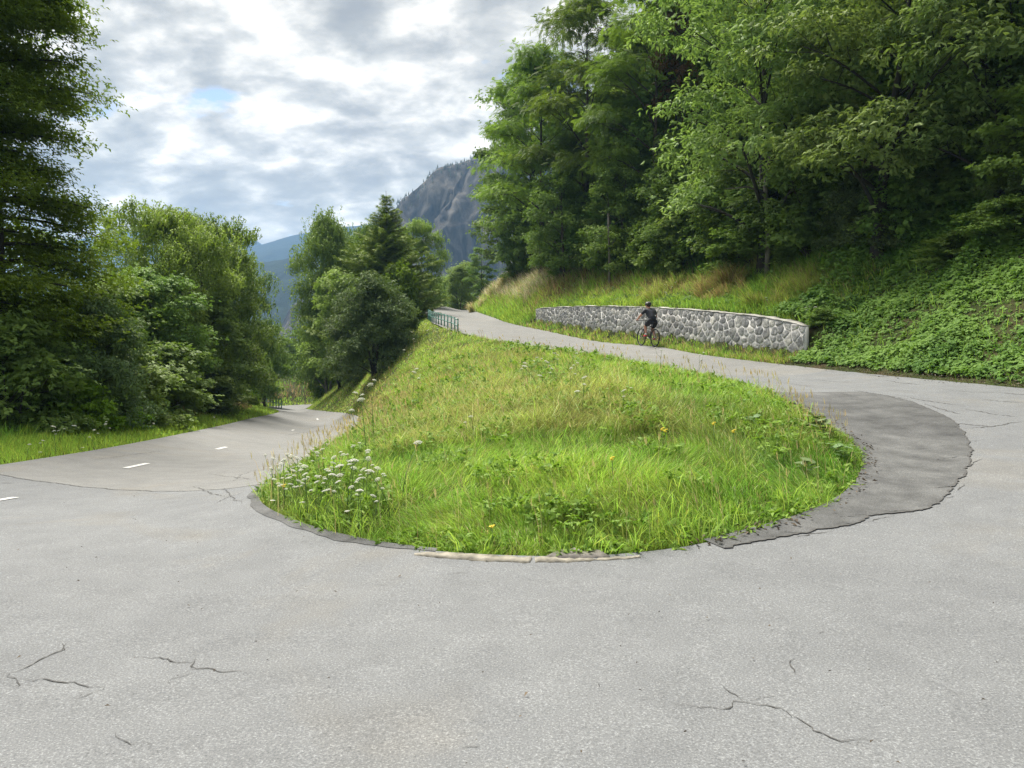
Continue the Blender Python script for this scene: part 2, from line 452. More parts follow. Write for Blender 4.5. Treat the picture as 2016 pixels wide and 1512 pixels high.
# ------------------------------------------------------------------ asphalt
def asphalt_mat(name, light, dark, speck=1.0, stains=True):
    m, nt, out = nodes(name)
    g = N(nt, 'ShaderNodeNewGeometry'); P = g.outputs['Position']
    big = noise(nt, P, .35, 5, .6, .4); mid = noise(nt, P, 2.2, 6, .65); fine = noise(nt, P, 88, 3, .75); fine2 = noise(nt, P, 150, 2, .6)
    r = ramp(nt, [(.25, dark), (.75, light)]); nt.links.new(big.outputs['Fac'], r.inputs[0])
    r2 = ramp(nt, [(.25, (.86, .86, .86)), (.75, (1.12, 1.12, 1.11))] if stains else [(.3, (.62, .62, .62)), (.7, (1.5, 1.5, 1.48))]); nt.links.new(mid.outputs['Fac'], r2.inputs[0])
    c = mixc(nt, 'MULTIPLY', 1.0, r.outputs[0], r2.outputs[0])
    r3 = ramp(nt, [(.28, (.38, .38, .38)), (.44, (.88, .88, .88)), (.55, (1.0, 1.0, 1.0)), (.65, (1.8, 1.8, 1.77))]); nt.links.new(fine.outputs['Fac'], r3.inputs[0])
    c = mixc(nt, 'MULTIPLY', .8 * speck, c, r3.outputs[0])
    r4 = ramp(nt, [(.3, (.72, .72, .72)), (.7, (1.28, 1.28, 1.27))]); nt.links.new(fine2.outputs['Fac'], r4.inputs[0])
    c = mixc(nt, 'MULTIPLY', .7 * speck, c, r4.outputs[0])
    if stains:
        mp = N(nt, 'ShaderNodeMapping'); mp.inputs['Scale'].default_value = (.8, .8, .8); nt.links.new(P, mp.inputs[0])
        st = noise(nt, mp.outputs[0], .45, 4, .6, 1.2)
        rs = ramp(nt, [(.54, (1, 1, 1)), (.72, (1.05, .99, .90))]); nt.links.new(st.outputs['Fac'], rs.inputs[0])
        c = mixc(nt, 'MULTIPLY', 1.0, c, rs.outputs[0])
    b = N(nt, 'ShaderNodeBsdfPrincipled'); b.inputs['Roughness'].default_value = .85; b.inputs['Specular IOR Level'].default_value = .25
    nt.links.new(c, b.inputs['Base Color'])
    bp = N(nt, 'ShaderNodeBump'); bp.inputs['Strength'].default_value = .55; bp.inputs['Distance'].default_value = .006
    nt.links.new(fine.outputs['Fac'], bp.inputs['Height']); nt.links.new(bp.outputs[0], b.inputs['Normal'])
    nt.links.new(b.outputs[0], out.inputs[0]); return m
ASPH = asphalt_mat('asphalt', (.178, .184, .190), (.150, .155, .162))
ASPH_OLD = asphalt_mat('asphalt_old', (.200, .199, .194), (.172, .172, .168), .8)
ASPH_DARK = asphalt_mat('asphalt_patch', (.125, .126, .126), (.050, .051, .053), 1.0, False)
ROAD_LIFT = .04
def road_z(x, y): return H(x, y) + ROAD_LIFT
def strip_mesh(name, A, B, M, mat, lift=0.0, up_=1, taper=False):
    def up(P):
        t = np.arange(len(P)); u = np.linspace(0, len(P) - 1, (len(P) - 1) * up_ + 1)
        return np.column_stack([np.interp(u, t, P[:, c]) for c in range(2)])
    A, B = up(A), up(B)
    f = np.linspace(0, 1, M + 1)[None, :, None]
    G = A[:, None, :2] * (1 - f) + B[:, None, :2] * f
    k = len(A); xy = G.reshape(-1, 2)
    V = np.column_stack([xy, road_z(xy[:, 0], xy[:, 1]) + lift * (1 if not taper else np.tile(np.minimum(1, (1 - np.linspace(0, 1, M + 1)) * 5 + .12), k))])
    j, i = np.meshgrid(np.arange(k - 1), np.arange(M), indexing='ij')
    q = (j * (M + 1) + i).ravel()
    return build_mesh(name, V, np.stack([q, q + 1, q + M + 2, q + M + 1], 1), None, mat, smooth=True)
# older, warmer surface on the lower arm starts at the seam seen across the left; the same old surface on the upper arm
_p1, _p0 = rc(478, 967)[:2], rc(60, 950)[:2]
S1 = 190 + np.argmin(np.linalg.norm(INN[190:260, :2] - _p1, axis=1))
_u = (_p0 - _p1) / np.linalg.norm(_p0 - _p1); _q = OUT[190:260, :2] - _p1
S2 = 190 + np.argmin(np.abs(_q[:, 0] * _u[1] - _q[:, 1] * _u[0]) + 10 * (_q @ _u < 1))
def fit(P, n_):
    t = np.linspace(0, 1, len(P)); return np.column_stack([np.interp(np.linspace(0, 1, n_), t, P[:, c]) for c in range(P.shape[1])])
tag(obj('road', strip_mesh('road', INN[118:S1 + 1], fit(OUT[118:S2 + 1], S1 - 117), 64, ASPH, up_=3)), kind='structure', label='pale grey asphalt of the hairpin bend', cat='road')
tag(obj('road', strip_mesh('road', INN[S1:], fit(OUT[S2:], len(INN) - S1), 24, ASPH_OLD, up_=2)), kind='structure', label='older asphalt of the lower arm running away downhill', cat='road')
tag(obj('road', strip_mesh('road', INN[:119], OUT[:119], 24, ASPH_OLD, up_=2)), kind='structure', label='older asphalt of the upper arm climbing past the wall', cat='road')

def ribbon(mb, pts, w, lift):
    """a thin strip laid on the road along points (x, y)"""
    P = np.asarray(pts, float)[:, :2]
    T = np.gradient(P, axis=0); T /= (np.linalg.norm(T, axis=1)[:, None] + 1e-9)
    Nn = np.stack([-T[:, 1], T[:, 0]], 1)
    w = np.full(len(P), w) if np.isscalar(w) else np.asarray(w)
    L = P + Nn * w[:, None] / 2; R = P - Nn * w[:, None] / 2
    V = np.concatenate([np.column_stack([L, road_z(L[:, 0], L[:, 1]) + lift]), np.column_stack([R, road_z(R[:, 0], R[:, 1]) + lift])])
    k = len(P)
    mb.add(V, [(i, i + 1, k + i + 1, k + i) for i in range(k - 1)])
def wig(pts, step=.035, amp=.016, seed=0):
    """resample a polyline finely and make it wander like a crack"""
    r = np.random.default_rng(seed); P = np.asarray(pts, float)[:, :2]
    s = np.concatenate([[0], np.cumsum(np.linalg.norm(np.diff(P, axis=0), axis=1))])
    t = np.linspace(0, s[-1], max(4, int(s[-1] / step)))
    Q = np.column_stack([np.interp(t, s, P[:, 0]), np.interp(t, s, P[:, 1])])
    k = np.cumsum(r.normal(0, amp, (len(Q), 2)), axis=0)
    ker = np.ones(25) / 25
    for c in range(2): k[:, c] -= np.convolve(np.pad(k[:, c], 12, mode='edge'), ker, mode='valid')
    k[0] *= 0; k[-1] *= 0
    return Q + k
# dark resurfacing patch along the inside of the bend
PATCH_OUT_PX = [(1425,1092),(1490,1076),(1550,1066),(1650,1046),(1730,1026),(1810,1013),(1850,996),(1880,965),(1903,930),(1911,903),(1903,870),(1880,838),(1846,818),(1796,797),(1740,783),(1690,776)]
PO = wig(catmull([rc(*p)[:2] for p in PATCH_OUT_PX], 8), .03, .010, 3)
cen = np.array([1.0, 12.0])
_i0 = np.argmin(np.linalg.norm(INN[100:200, :2] - PO[-1], axis=1)) + 100; _i1 = np.argmin(np.linalg.norm(INN[100:200, :2] - PO[0], axis=1)) + 100
PI_ = INN[_i0:_i1 + 1, :2][::-1]; PI_ = np.column_stack([np.interp(np.linspace(0, 1, len(PO)), np.linspace(0, 1, len(PI_)), PI_[:, c]) for c in range(2)])
PI_ = PI_ + (cen - PI_) / np.linalg.norm(cen - PI_, axis=1)[:, None] * .06
tag(obj('road_patch', strip_mesh('road_patch', PI_, PO, 40, ASPH_DARK, .008)), kind='structure', label='dark resurfacing patch on the inside of the bend', cat='road patch')
# dark tar edge of the island's left nose
_a = np.argmin(np.linalg.norm(INN[100:260, :2] - rc(850, 1108)[:2], axis=1)) + 100; _b = np.argmin(np.linalg.norm(INN[100:260, :2] - rc(500, 960)[:2], axis=1)) + 100
LE = INN[_a:_b + 1, :2]; _r = np.linalg.norm(cen - LE, axis=1)[:, None]; _w = np.sin(np.linspace(.15, 2.9, len(LE)))[:, None]
LEi = LE + (cen - LE) / _r * .05; LEo = LE - (cen - LE) / _r * (.01 + .05 * _w + .14 * np.clip(fbm(LE[:, 0], LE[:, 1], 4, .35, 3)[:, None] - .35, 0, 1))
tag(obj('road_patch', strip_mesh('road_patch', LEi, LEo, 6, ASPH_DARK, .005)), kind='structure', label='dark tarry strip along the left nose of the grass island', cat='road patch')

# cracks
CR = MB()
def crack(pts, w=.016, seed=0, taper=True):
    q = wig([rc(*p)[:2] for p in pts], .028, .011, seed)
    r = np.random.default_rng(seed + 50)
    ww = w * (.20 + .75 * r.random(len(q)))
    if taper: ww = ww * np.clip(np.minimum(np.arange(len(q)), np.arange(len(q))[::-1]) / (len(q) * .2 + 1), .25, 1)
    ribbon(CR, q, ww, .004)
crack([(0,1345),(35,1337),(70,1318),(110,1302),(148,1284)], .012, 1)
crack([(20,1345),(32,1356),(36,1370)], .012, 2); crack([(120,1280),(122,1295),(138,1280)], .006, 12)
crack([(40,1353),(100,1356),(150,1361),(172,1371),(205,1373)], .012, 3)
crack([(207,1369),(178,1384),(148,1400)], .009, 4)
crack([(262,1311),(310,1314),(332,1320),(380,1320),(386,1312)], .012, 5); crack([(378,1328),(400,1332),(420,1334),(445,1341),(488,1344)], .013, 6)
crack([(384,1318),(378,1330),(388,1334)], .012, 7); crack([(378,1340),(350,1352),(336,1364)], .008, 8)
crack([(228,1464),(246,1480),(268,1486),(300,1488)], .010, 9); crack([(356,1428),(376,1419)], .007, 10)
crack([(1330,1408),(1380,1414),(1432,1418),(1464,1405),(1525,1408),(1560,1428),(1604,1456),(1650,1482),(1680,1498),(1730,1506)], .013, 20)
crack([(1464,1403),(1440,1384),(1414,1364)], .009, 21); crack([(1470,1402),(1500,1390),(1540,1386)], .007, 22)
crack([(1662,1506),(1690,1499)], .009, 23); crack([(1565,1312),(1560,1330),(1566,1346)], .011, 24)
crack([(1608,1262),(1622,1260)], .012, 25); crack([(910,1500),(945,1494)], .009, 26); crack([(870,1143),(925,1139)], .011, 27)
# seam and crazing on the left, scars on the right of the upper arm
ribbon(CR, wig([INN[S1, :2] * (1 - f) + OUT[S2, :2] * f for f in np.linspace(0, 1, 6)], .04, .010, 30), .022, .005)
crack([(0,957),(32,956)], .03, 31); crack([(380,962),(410,975),(440,985),(470,980)], .02, 32); crack([(440,966),(455,985),(478,1000)], .018, 33)
crack([(420,1000),(450,985),(485,975)], .016, 34); crack([(455,955),(475,940),(500,930)], .014, 35); crack([(170,912),(260,899),(330,890)], .02, 36); crack([(400,935),(470,945),(500,950)], .016, 37)
for k, (a, b, y0, y1) in enumerate([(1548,1640,757,770),(1600,1700,750,757),(1680,1790,772,790),(1740,1830,752,762),(1780,1900,785,804),(1850,1960,770,778),(1900,2016,810,828),(1930,2016,790,797),(1960,2040,776,782),(1820,1900,800,822),(1880,1960,838,846),(1700,1760,740,745),(1900,2016,850,836)]):
    crack([(a, y0), ((a + b) / 2, (y0 + y1) / 2 + 2), (b, y1)], .035, 60 + k)
for k, (a, b) in enumerate([((1890,880),(1935,872)),((1905,925),(1935,910)),((1880,975),(1905,960)),((1860,990),(1880,985)),((1700,1040),(1760,1024)),((1560,1070),(1640,1056))]): crack([a, b], .015, 90 + k)
crack([(600,846),(640,838),(690,830)], .05, 110); crack([(560,860),(620,850)], .04, 111); crack([(610,828),(660,823)], .05, 112)
GAP = plain('crack_tar', (.075, .073, .070), .95, var=.3, scale=20)
tag(CR.build('road_cracks', GAP, smooth=False), kind='structure', label='thin dark cracks wandering over the asphalt', cat='cracks')
EDGE = MB(); q = PO; ribbon(EDGE, q, .010 + .026 * np.random.default_rng(2).random(len(q)) ** 2 * np.clip(np.linspace(1.6, .3, len(q)), 0, 1), .010)
tag(EDGE.build('road_crack', GAP, smooth=False), kind='structure', label='long ragged crack round the edge of the dark patch', cat='crack')

# white centre dashes on the lower arm
PAINT = plain('road_paint', (.55, .545, .52), .7, var=.15, scale=30)
for k, (a, b, w) in enumerate([((-10,993),(31,986),.11),((250,924),(289,919),.11),((423,887),(449,884),.11),((570,849.5),(583,848),.09),((620,827),(630,826.2),.10)]):
    P0, P1 = rc(*a)[:2], rc(*b)[:2]
    d = (P1 - P0) / np.linalg.norm(P1 - P0)
    if k > 0:
        c_ = (P0 + P1) / 2; j = np.argmin(np.linalg.norm((INN[:, :2] + OUT[:, :2]) / 2 - c_, axis=1)); t_ = ((INN + OUT) / 2)[j + 1, :2] - ((INN + OUT) / 2)[j - 1, :2]
        t_ /= np.linalg.norm(t_); P0, P1 = c_ - t_ * .55, c_ + t_ * .55
    mb = MB(); ribbon(mb, [P0 * (1 - f) + P1 * f for f in np.linspace(0, 1, 8)], w, .008)
    o = mb.build('lane_marking', PAINT, smooth=False)
    tag(o, kind='structure', label='short white dash on the road, %s' % ['nearest, cut by the left edge of the photo', 'second from the camera', 'third from the camera', 'fourth, small and far', 'fifth, farthest near the far bend'][k], cat='road marking', group='white dashes along the centre of the lower road')
# ------------------------------------------------------------------ sky, sun, air
SUN_EL, SUN_AZ = math.radians(58), math.radians(-34)      # azimuth from +Y towards +X: front-left
EXPOSURE = 2.25
CLOUD = .20
sd = Vector((math.cos(SUN_EL) * math.sin(SUN_AZ), math.cos(SUN_EL) * math.cos(SUN_AZ), math.sin(SUN_EL)))
sun = bpy.data.lights.new('sun', 'SUN'); sun.energy = 2.0; sun.angle = math.radians(30); sun.color = (1, .95, .86)
so = link(bpy.data.objects.new('sun', sun)); so.rotation_euler = (-sd).to_track_quat('-Z', 'Y').to_euler()
w = bpy.data.worlds.new('World'); scene.world = w; w.use_nodes = True
nt = w.node_tree; nt.nodes.clear()
wo = N(nt, 'ShaderNodeOutputWorld')
sky = N(nt, 'ShaderNodeTexSky'); sky.sky_type = 'NISHITA'; sky.sun_disc = False
sky.sun_elevation = SUN_EL; sky.sun_rotation = SUN_AZ; sky.altitude = 600
bg1 = N(nt, 'ShaderNodeBackground'); bg1.inputs[1].default_value = .036
nt.links.new(sky.outputs[0], bg1.inputs[0])
tc = N(nt, 'ShaderNodeTexCoord')
nrm = N(nt, 'ShaderNodeVectorMath', operation='NORMALIZE'); nt.links.new(tc.outputs['Generated'], nrm.inputs[0])
sp = N(nt, 'ShaderNodeSeparateXYZ'); nt.links.new(nrm.outputs[0], sp.inputs[0])
def M_(op, a, b=None):
    x = N(nt, 'ShaderNodeMath', operation=op)
    for i, v in enumerate((a, b)):
        if v is None: continue
        if isinstance(v, bpy.types.NodeSocket): nt.links.new(v, x.inputs[i])
        else: x.inputs[i].default_value = v
    return x.outputs[0]
zc = M_('ADD', M_('MAXIMUM', sp.outputs[2], 0.0), .30)
cx = N(nt, 'ShaderNodeCombineXYZ')
nt.links.new(M_('DIVIDE', sp.outputs[0], zc), cx.inputs[0]); nt.links.new(M_('DIVIDE', sp.outputs[1], zc), cx.inputs[1])
SKYOFF = (2.2, 0.4, 8)
mp = N(nt, 'ShaderNodeMapping'); mp.inputs['Location'].default_value = SKYOFF; mp.inputs['Rotation'].default_value = (0, 0, math.radians(14)); mp.inputs['Scale'].default_value = (1.0, 1.25, 1)
nt.links.new(cx.outputs[0], mp.inputs[0])
n1 = noise(nt, mp.outputs[0], 6.0, 10, .58, .12)
n2 = noise(nt, mp.outputs[0], 2.1, 3, .5, .2)
cl = M_('ADD', M_('MULTIPLY', n1.outputs['Fac'], .70), M_('MULTIPLY', n2.outputs['Fac'], .42))
# cloud noise sets the deck's tone, from grey to warm white
cr = ramp(nt, [(.42, (.46, .445, .415)), (.51, (.59, .57, .515)), (.575, (.83, .795, .71)), (.635, (1.2, 1.13, 1.0)), (.70, (1.8, 1.7, 1.52))])
nt.links.new(cl, cr.inputs[0])
hz = ramp(nt, [(.05, (1, 1, 1)), (.24, (0, 0, 0))]); nt.links.new(sp.outputs[2], hz.inputs[0])
cc = mixc(nt, 'MIX', M_('MULTIPLY', hz.outputs[0], .40), cr.outputs[0], (.74, .66, .51))
bg2 = N(nt, 'ShaderNodeBackground'); nt.links.new(cc, bg2.inputs[0]); bg2.inputs[1].default_value = CLOUD
# gaps of blue where the deck is thinnest
n4 = noise(nt, mp.outputs[0], 3.6, 7, .6, .3)
gap = ramp(nt, [(.625, (1, 1, 1)), (.70, (.08, .08, .08))]); nt.links.new(n4.outputs['Fac'], gap.inputs[0])
ms = N(nt, 'ShaderNodeMixShader'); nt.links.new(gap.outputs[0], ms.inputs[0])
nt.links.new(bg1.outputs[0], ms.inputs[1]); nt.links.new(bg2.outputs[0], ms.inputs[2]); nt.links.new(ms.outputs[0], wo.inputs[0])
scene.view_settings.view_transform = 'Standard'; scene.view_settings.look = 'None'
scene.view_settings.exposure = EXPOSURE; scene.view_settings.gamma = 1.0
scene.cycles.max_bounces = 8; scene.cycles.transmission_bounces = 6; scene.cycles.diffuse_bounces = 4; scene.cycles.volume_bounces = 1
scene.cycles.transparent_max_bounces = 8
scene.cycles.use_denoising = True; scene.cycles.denoising_input_passes = 'RGB_ALBEDO_NORMAL'; scene.cycles.denoising_prefilter = 'NONE'

# ------------------------------------------------------------------ valley floor and mountains
VF = plain('valley_green', (.045, .07, .03), .9, var=.4, scale=.02)
vf = MB(); g = np.linspace(-1, 1, 41)
gx2 = np.sign(g) * np.abs(g) ** 1.6 * 4400; gy2 = np.linspace(0, 1, 41) ** 1.8 * 5700 - 1300
a, b = np.meshgrid(gx2, gy2)
Vv = np.column_stack([a.ravel(), b.ravel(), np.full(a.size, -36.0)])
jj, ii = np.meshgrid(np.arange(40), np.arange(40), indexing='ij'); k0 = (jj * 41 + ii).ravel()
vf.add(Vv, np.stack([k0, k0 + 1, k0 + 42, k0 + 41], 1))
tag(vf.build('valley_floor', VF), kind='structure', label='green valley floor below the hillside', cat='valley')

def mountain_mat(name, forest, rock, bias, scale):
    m, nt, out = nodes(name)
    g = N(nt, 'ShaderNodeNewGeometry'); P = g.outputs['Position']
    sx = N(nt, 'ShaderNodeSeparateXYZ'); nt.links.new(g.outputs['Normal'], sx.inputs[0])
    a = noise(nt, P, scale, 8, .62, .3)
    mp = N(nt, 'ShaderNodeMapping'); mp.inputs['Scale'].default_value = (1, 1, .22); nt.links.new(P, mp.inputs[0])
    st = noise(nt, mp.outputs[0], scale * 4.5, 8, .68, .5)
    rr = ramp(nt, [(.36, tuple(c * .25 for c in rock)), (.5, rock), (.58, tuple(c * 1.7 for c in rock)), (.72, tuple(min(1, c * 2.6) for c in rock))]); nt.links.new(st.outputs['Fac'], rr.inputs[0])
    fr = ramp(nt, [(.35, tuple(c * .5 for c in forest)), (.65, tuple(c * 1.5 for c in forest))])
    f2 = noise(nt, P, scale * 9, 5, .7); nt.links.new(f2.outputs['Fac'], fr.inputs[0])
    ad = N(nt, 'ShaderNodeMath', operation='ADD'); nt.links.new(a.outputs['Fac'], ad.inputs[0])
    mu = N(nt, 'ShaderNodeMath', operation='MULTIPLY'); mu.inputs[1].default_value = .9; nt.links.new(sx.outputs[2], mu.inputs[0]); nt.links.new(mu.outputs[0], ad.inputs[1])
    sel = ramp(nt, [(bias - .04, (0, 0, 0)), (bias + .04, (1, 1, 1))]); nt.links.new(ad.outputs[0], sel.inputs[0])
    c = mixc(nt, 'MIX', sel.outputs[0], rr.outputs[0], fr.outputs[0])
    b = N(nt, 'ShaderNodeBsdfPrincipled'); b.inputs['Roughness'].default_value = .95; b.inputs['Specular IOR Level'].default_value = .05
    nt.links.new(c, b.inputs['Base Color'])
    bp = N(nt, 'ShaderNodeBump'); bp.inputs['Strength'].default_value = 1.0; bp.inputs['Distance'].default_value = .5 / scale * .06
    nt.links.new(st.outputs['Fac'], bp.inputs['Height']); nt.links.new(bp.outputs[0], b.inputs['Normal'])
    nt.links.new(b.outputs[0], out.inputs[0]); return m

def mountain(name, prof, Y, foot, depth, mat, rough, seed, label, steep=1.0, nx=180, nyy=70):
    """a real ridge: crest follows (px, py) seen at distance Y, front slope comes `foot` metres towards us, back slope goes `depth` behind"""
    P = np.array([at(px, py, Y) for px, py in prof])
    X = np.linspace(P[0, 0], P[-1, 0], nx); Zc = np.interp(X, P[:, 0], P[:, 2])
    Zc = Zc + (fbm(X, X * 0, seed, foot * .12, 5) - .5) * rough * .35
    V = []
    for j in range(nyy):
        t = j / (nyy - 1) * 1.35 - 1.0          # -1 foot, 0 crest, .35 back
        if t <= 0:
            yy = Y + t * foot; s = (1 + t)
            z = -40 + (Zc + 40) * (s ** steep)
            am = math.sin(PI * min(1, s)) ** .7 if 0 < s < 1 else 0
        else:
            yy = Y + t / .35 * depth; z = -40 + (Zc + 40) * (1 - (t / .35) ** 1.3); am = 0
        nz = (fbm(X, np.full(nx, yy), seed + 1, foot * .28, 6) - .5) * 2
        rid = np.abs(fbm(X, np.full(nx, yy * .35), seed + 9, foot * .16, 5) - .5) * 2
        V.append(np.column_stack([X + (fbm(X, np.full(nx, yy), seed + 4, foot * .2, 4) - .5) * rough * am, np.full(nx, yy) + (rid - .3) * rough * 1.3 * am, z + nz * rough * .6 * am]))
    V = np.concatenate(V)
    jj, ii = np.meshgrid(np.arange(nyy - 1), np.arange(nx - 1), indexing='ij'); k0 = (jj * nx + ii).ravel()
    o = obj(name, build_mesh(name, V, np.stack([k0, k0 + 1, k0 + nx + 1, k0 + nx], 1), None, mat, smooth=True))
    return tag(o, label, 'mountain', kind='structure'), V.reshape(nyy, nx, 3)
MT_ROCK = mountain_mat('cliff_rock', (.018, .030, .010), (.072, .065, .056), 1.13, .012)
MT_WOOD = mountain_mat('mountain_wood', (.012, .020, .010), (.03, .03, .03), .45, .004)
CL, CLV = mountain('mountain', [(560,640),(640,520),(700,455),(740,438),(780,410),(805,385),(830,352),(858,333),(900,322),(955,306),(1000,280),(1060,250),(1150,225),(1300,220),(1500,260),(1800,330)], 760, 150, 260, MT_ROCK, 34, 3, 'grey rock cliff face with wooded crest behind the forest edge', .75, 260, 110)
mountain('mountain', [(200,520),(330,505),(420,500),(480,492),(520,483),(560,468),(600,460),(650,452),(720,442),(800,440),(900,440),(1050,440),(1300,450)], 2500, 1100, 500, MT_WOOD, 60, 21, 'blue wooded mountain ridge in the middle of the valley gap', .9)
mountain('mountain', [(100,480),(250,455),(330,450),(400,448),(440,452),(462,458),(490,468),(515,482),(560,500),(650,520),(800,540)], 2900, 800, 500, MT_WOOD, 90, 33, 'palest blue mountain ridge, farthest away at the valley gap', .9)
mountain('mountain', [(300,560),(400,530),(470,518),(520,512),(560,505),(600,492),(640,482),(700,470),(800,455),(950,430)], 1350, 620, 500, MT_WOOD, 50, 45, 'greener lower mountain slope below the blue ridge', .85)

# conifers along the cliff's crest: a fringe nobody could count
fr = MB(); r_ = np.random.default_rng(4)
crest = CLV[int(109 / 1.35)]
for k in range(900):
    i = r_.integers(20, 240); dj = int(abs(r_.normal(0, 5))); p = CLV[max(0, int(109 / 1.35) + 1 - dj), i] + r_.normal(0, 2.0, 3) * (1, 1, 0)
    h = r_.uniform(2, 4.5); rr = h * .22
    a = np.arange(5) * 2 * PI / 5 + r_.random()
    for f0, f1, rs in ((-.1, .55, 1), (.3, 1.0, .65)):
        Vc = np.concatenate([np.column_stack([np.cos(a) * rr * rs, np.sin(a) * rr * rs, np.full(5, h * f0)]), [[0, 0, h * f1]]]) + p
        fr.add(Vc, None, [(j, (j + 1) % 5, 5) for j in range(5)])
FARG = plain('far_conifer', (.030, .050, .022), .9, var=.4, scale=.3)
tag(fr.build('distant_wood', FARG, smooth=False), 'dark conifers fringing the crest of the rock cliff', 'wood', kind='stuff')

# the air between us and the mountains
hm, hnt, hout = nodes('haze')
pv = N(hnt, 'ShaderNodeVolumePrincipled'); pv.inputs['Color'].default_value = (.34, .60, 1.0, 1); pv.inputs['Density'].default_value = .00020; pv.inputs['Anisotropy'].default_value = .15
hnt.links.new(pv.outputs[0], hout.inputs['Volume'])
hb = MB(); hb.box((0, 1500, 215), (9000, 6000, 530))
HAZE = hb.build('haze', hm, smooth=False); tag(HAZE, 'thin blue air filling the valley', 'haze', kind='stuff')
# ------------------------------------------------------------------ dry-laid looking stone wall
def clip_poly(poly, nx_, ny_, c):
    out = []
    for i in range(len(poly)):
        p, q = poly[i - 1], poly[i]; dp = p[0] * nx_ + p[1] * ny_ - c; dq = q[0] * nx_ + q[1] * ny_ - c
        if (dp <= 0) != (dq <= 0):
            t = dp / (dp - dq); out.append((p[0] + (q[0] - p[0]) * t, p[1] + (q[1] - p[1]) * t))
        if dq <= 0: out.append(q)
    return out
# front-face line of the wall, left (far) to right (near)
WL = catmull(np.column_stack([WX, WY, WZ]), 6)
ws = np.concatenate([[0], np.cumsum(np.linalg.norm(np.diff(WL[:, :2], axis=0), axis=1))])
WLEN = ws[-1]
def wp(u):
    return np.array([np.interp(u, ws, WL[:, 0]), np.interp(u, ws, WL[:, 1]), np.interp(u, ws, WL[:, 2])])
def wn(u):
    a, b = wp(max(0, u - .2)), wp(min(WLEN, u + .2)); t = (b - a)[:2]; t /= np.linalg.norm(t)
    n_ = np.array([t[1], -t[0]])
    return n_ if np.dot(n_, -a[:2]) > 0 else -n_     # towards the road / camera
wroot = empty('stone_wall', (wp(WLEN / 2)[0], wp(WLEN / 2)[1], float(H(*wp(WLEN / 2)[:2]))))
tag(wroot, 'low retaining wall of grey field stones set in pale mortar behind the cyclist', 'wall')
def local(V): return np.asarray(V, float) - np.array(wroot.location)
US = np.linspace(0, WLEN, 90)
core = MB(); V = []
TH = .36
for u in US:
    p, nn = wp(u), wn(u); zb = float(H(*(p[:2] + nn * .1))) - .35
    th = TH * (.35 + .65 * min(1, (WLEN - u) / 1.2)); V += [(*p[:2], zb), (*p[:2], p[2] - .05), (*(p[:2] - nn * th), p[2] - .05), (*(p[:2] - nn * th), zb)]
q = []
for i in range(len(US) - 1):
    for j in range(4): q.append((i * 4 + j, i * 4 + (j + 1) % 4, i * 4 + 4 + (j + 1) % 4, i * 4 + 4 + j))
q += [(3, 2, 1, 0), tuple(len(V) - 4 + k for k in range(4))]
core.add(local(V), q)
def mortar_mat():
    m, nt, out = nodes('mortar'); g = N(nt, 'ShaderNodeNewGeometry')
    a = noise(nt, g.outputs['Position'], 1.6, 6, .65); r = ramp(nt, [(.3, (.38, .37, .35)), (.7, (.68, .67, .65))]); nt.links.new(a.outputs['Fac'], r.inputs[0])
    f = noise(nt, g.outputs['Position'], 25, 5, .7)
    b = N(nt, 'ShaderNodeBsdfPrincipled'); b.inputs['Roughness'].default_value = .9
    c = mixc(nt, 'MULTIPLY', .7, r.outputs[0], f.outputs['Color'] if False else r.outputs[0]); nt.links.new(r.outputs[0], b.inputs['Base Color'])
    bp = N(nt, 'ShaderNodeBump'); bp.inputs['Strength'].default_value = .8; bp.inputs['Distance'].default_value = .02; nt.links.new(f.outputs['Fac'], bp.inputs['Height']); nt.links.new(bp.outputs[0], b.inputs['Normal'])
    nt.links.new(b.outputs[0], out.inputs[0]); return m
MORT = mortar_mat()
core.build('mortar_bed', MORT, wroot, smooth=False)
cap = MB(); V = []
r_ = np.random.default_rng(8)
for u in US:
    p, nn = wp(u), wn(u); TH = .36 * (.35 + .65 * min(1, (WLEN - u) / 1.2)); o1 = .030 + r_.normal(0, .012); dz = r_.normal(0, .014)
    V += [(*(p[:2] + nn * o1), p[2] - .03), (*(p[:2] + nn * o1), p[2] - .008 + dz), (*(p[:2] - nn * (TH + .04)), p[2] - .005 + dz), (*(p[:2] - nn * (TH + .04)), p[2] - .035)]
cap.add(local(V), q)
CAPM = plain('cap_mortar', (.40, .385, .35), .9, var=.3, scale=3, bump=.4)
cap.build('coping', CAPM, wroot, smooth=False)
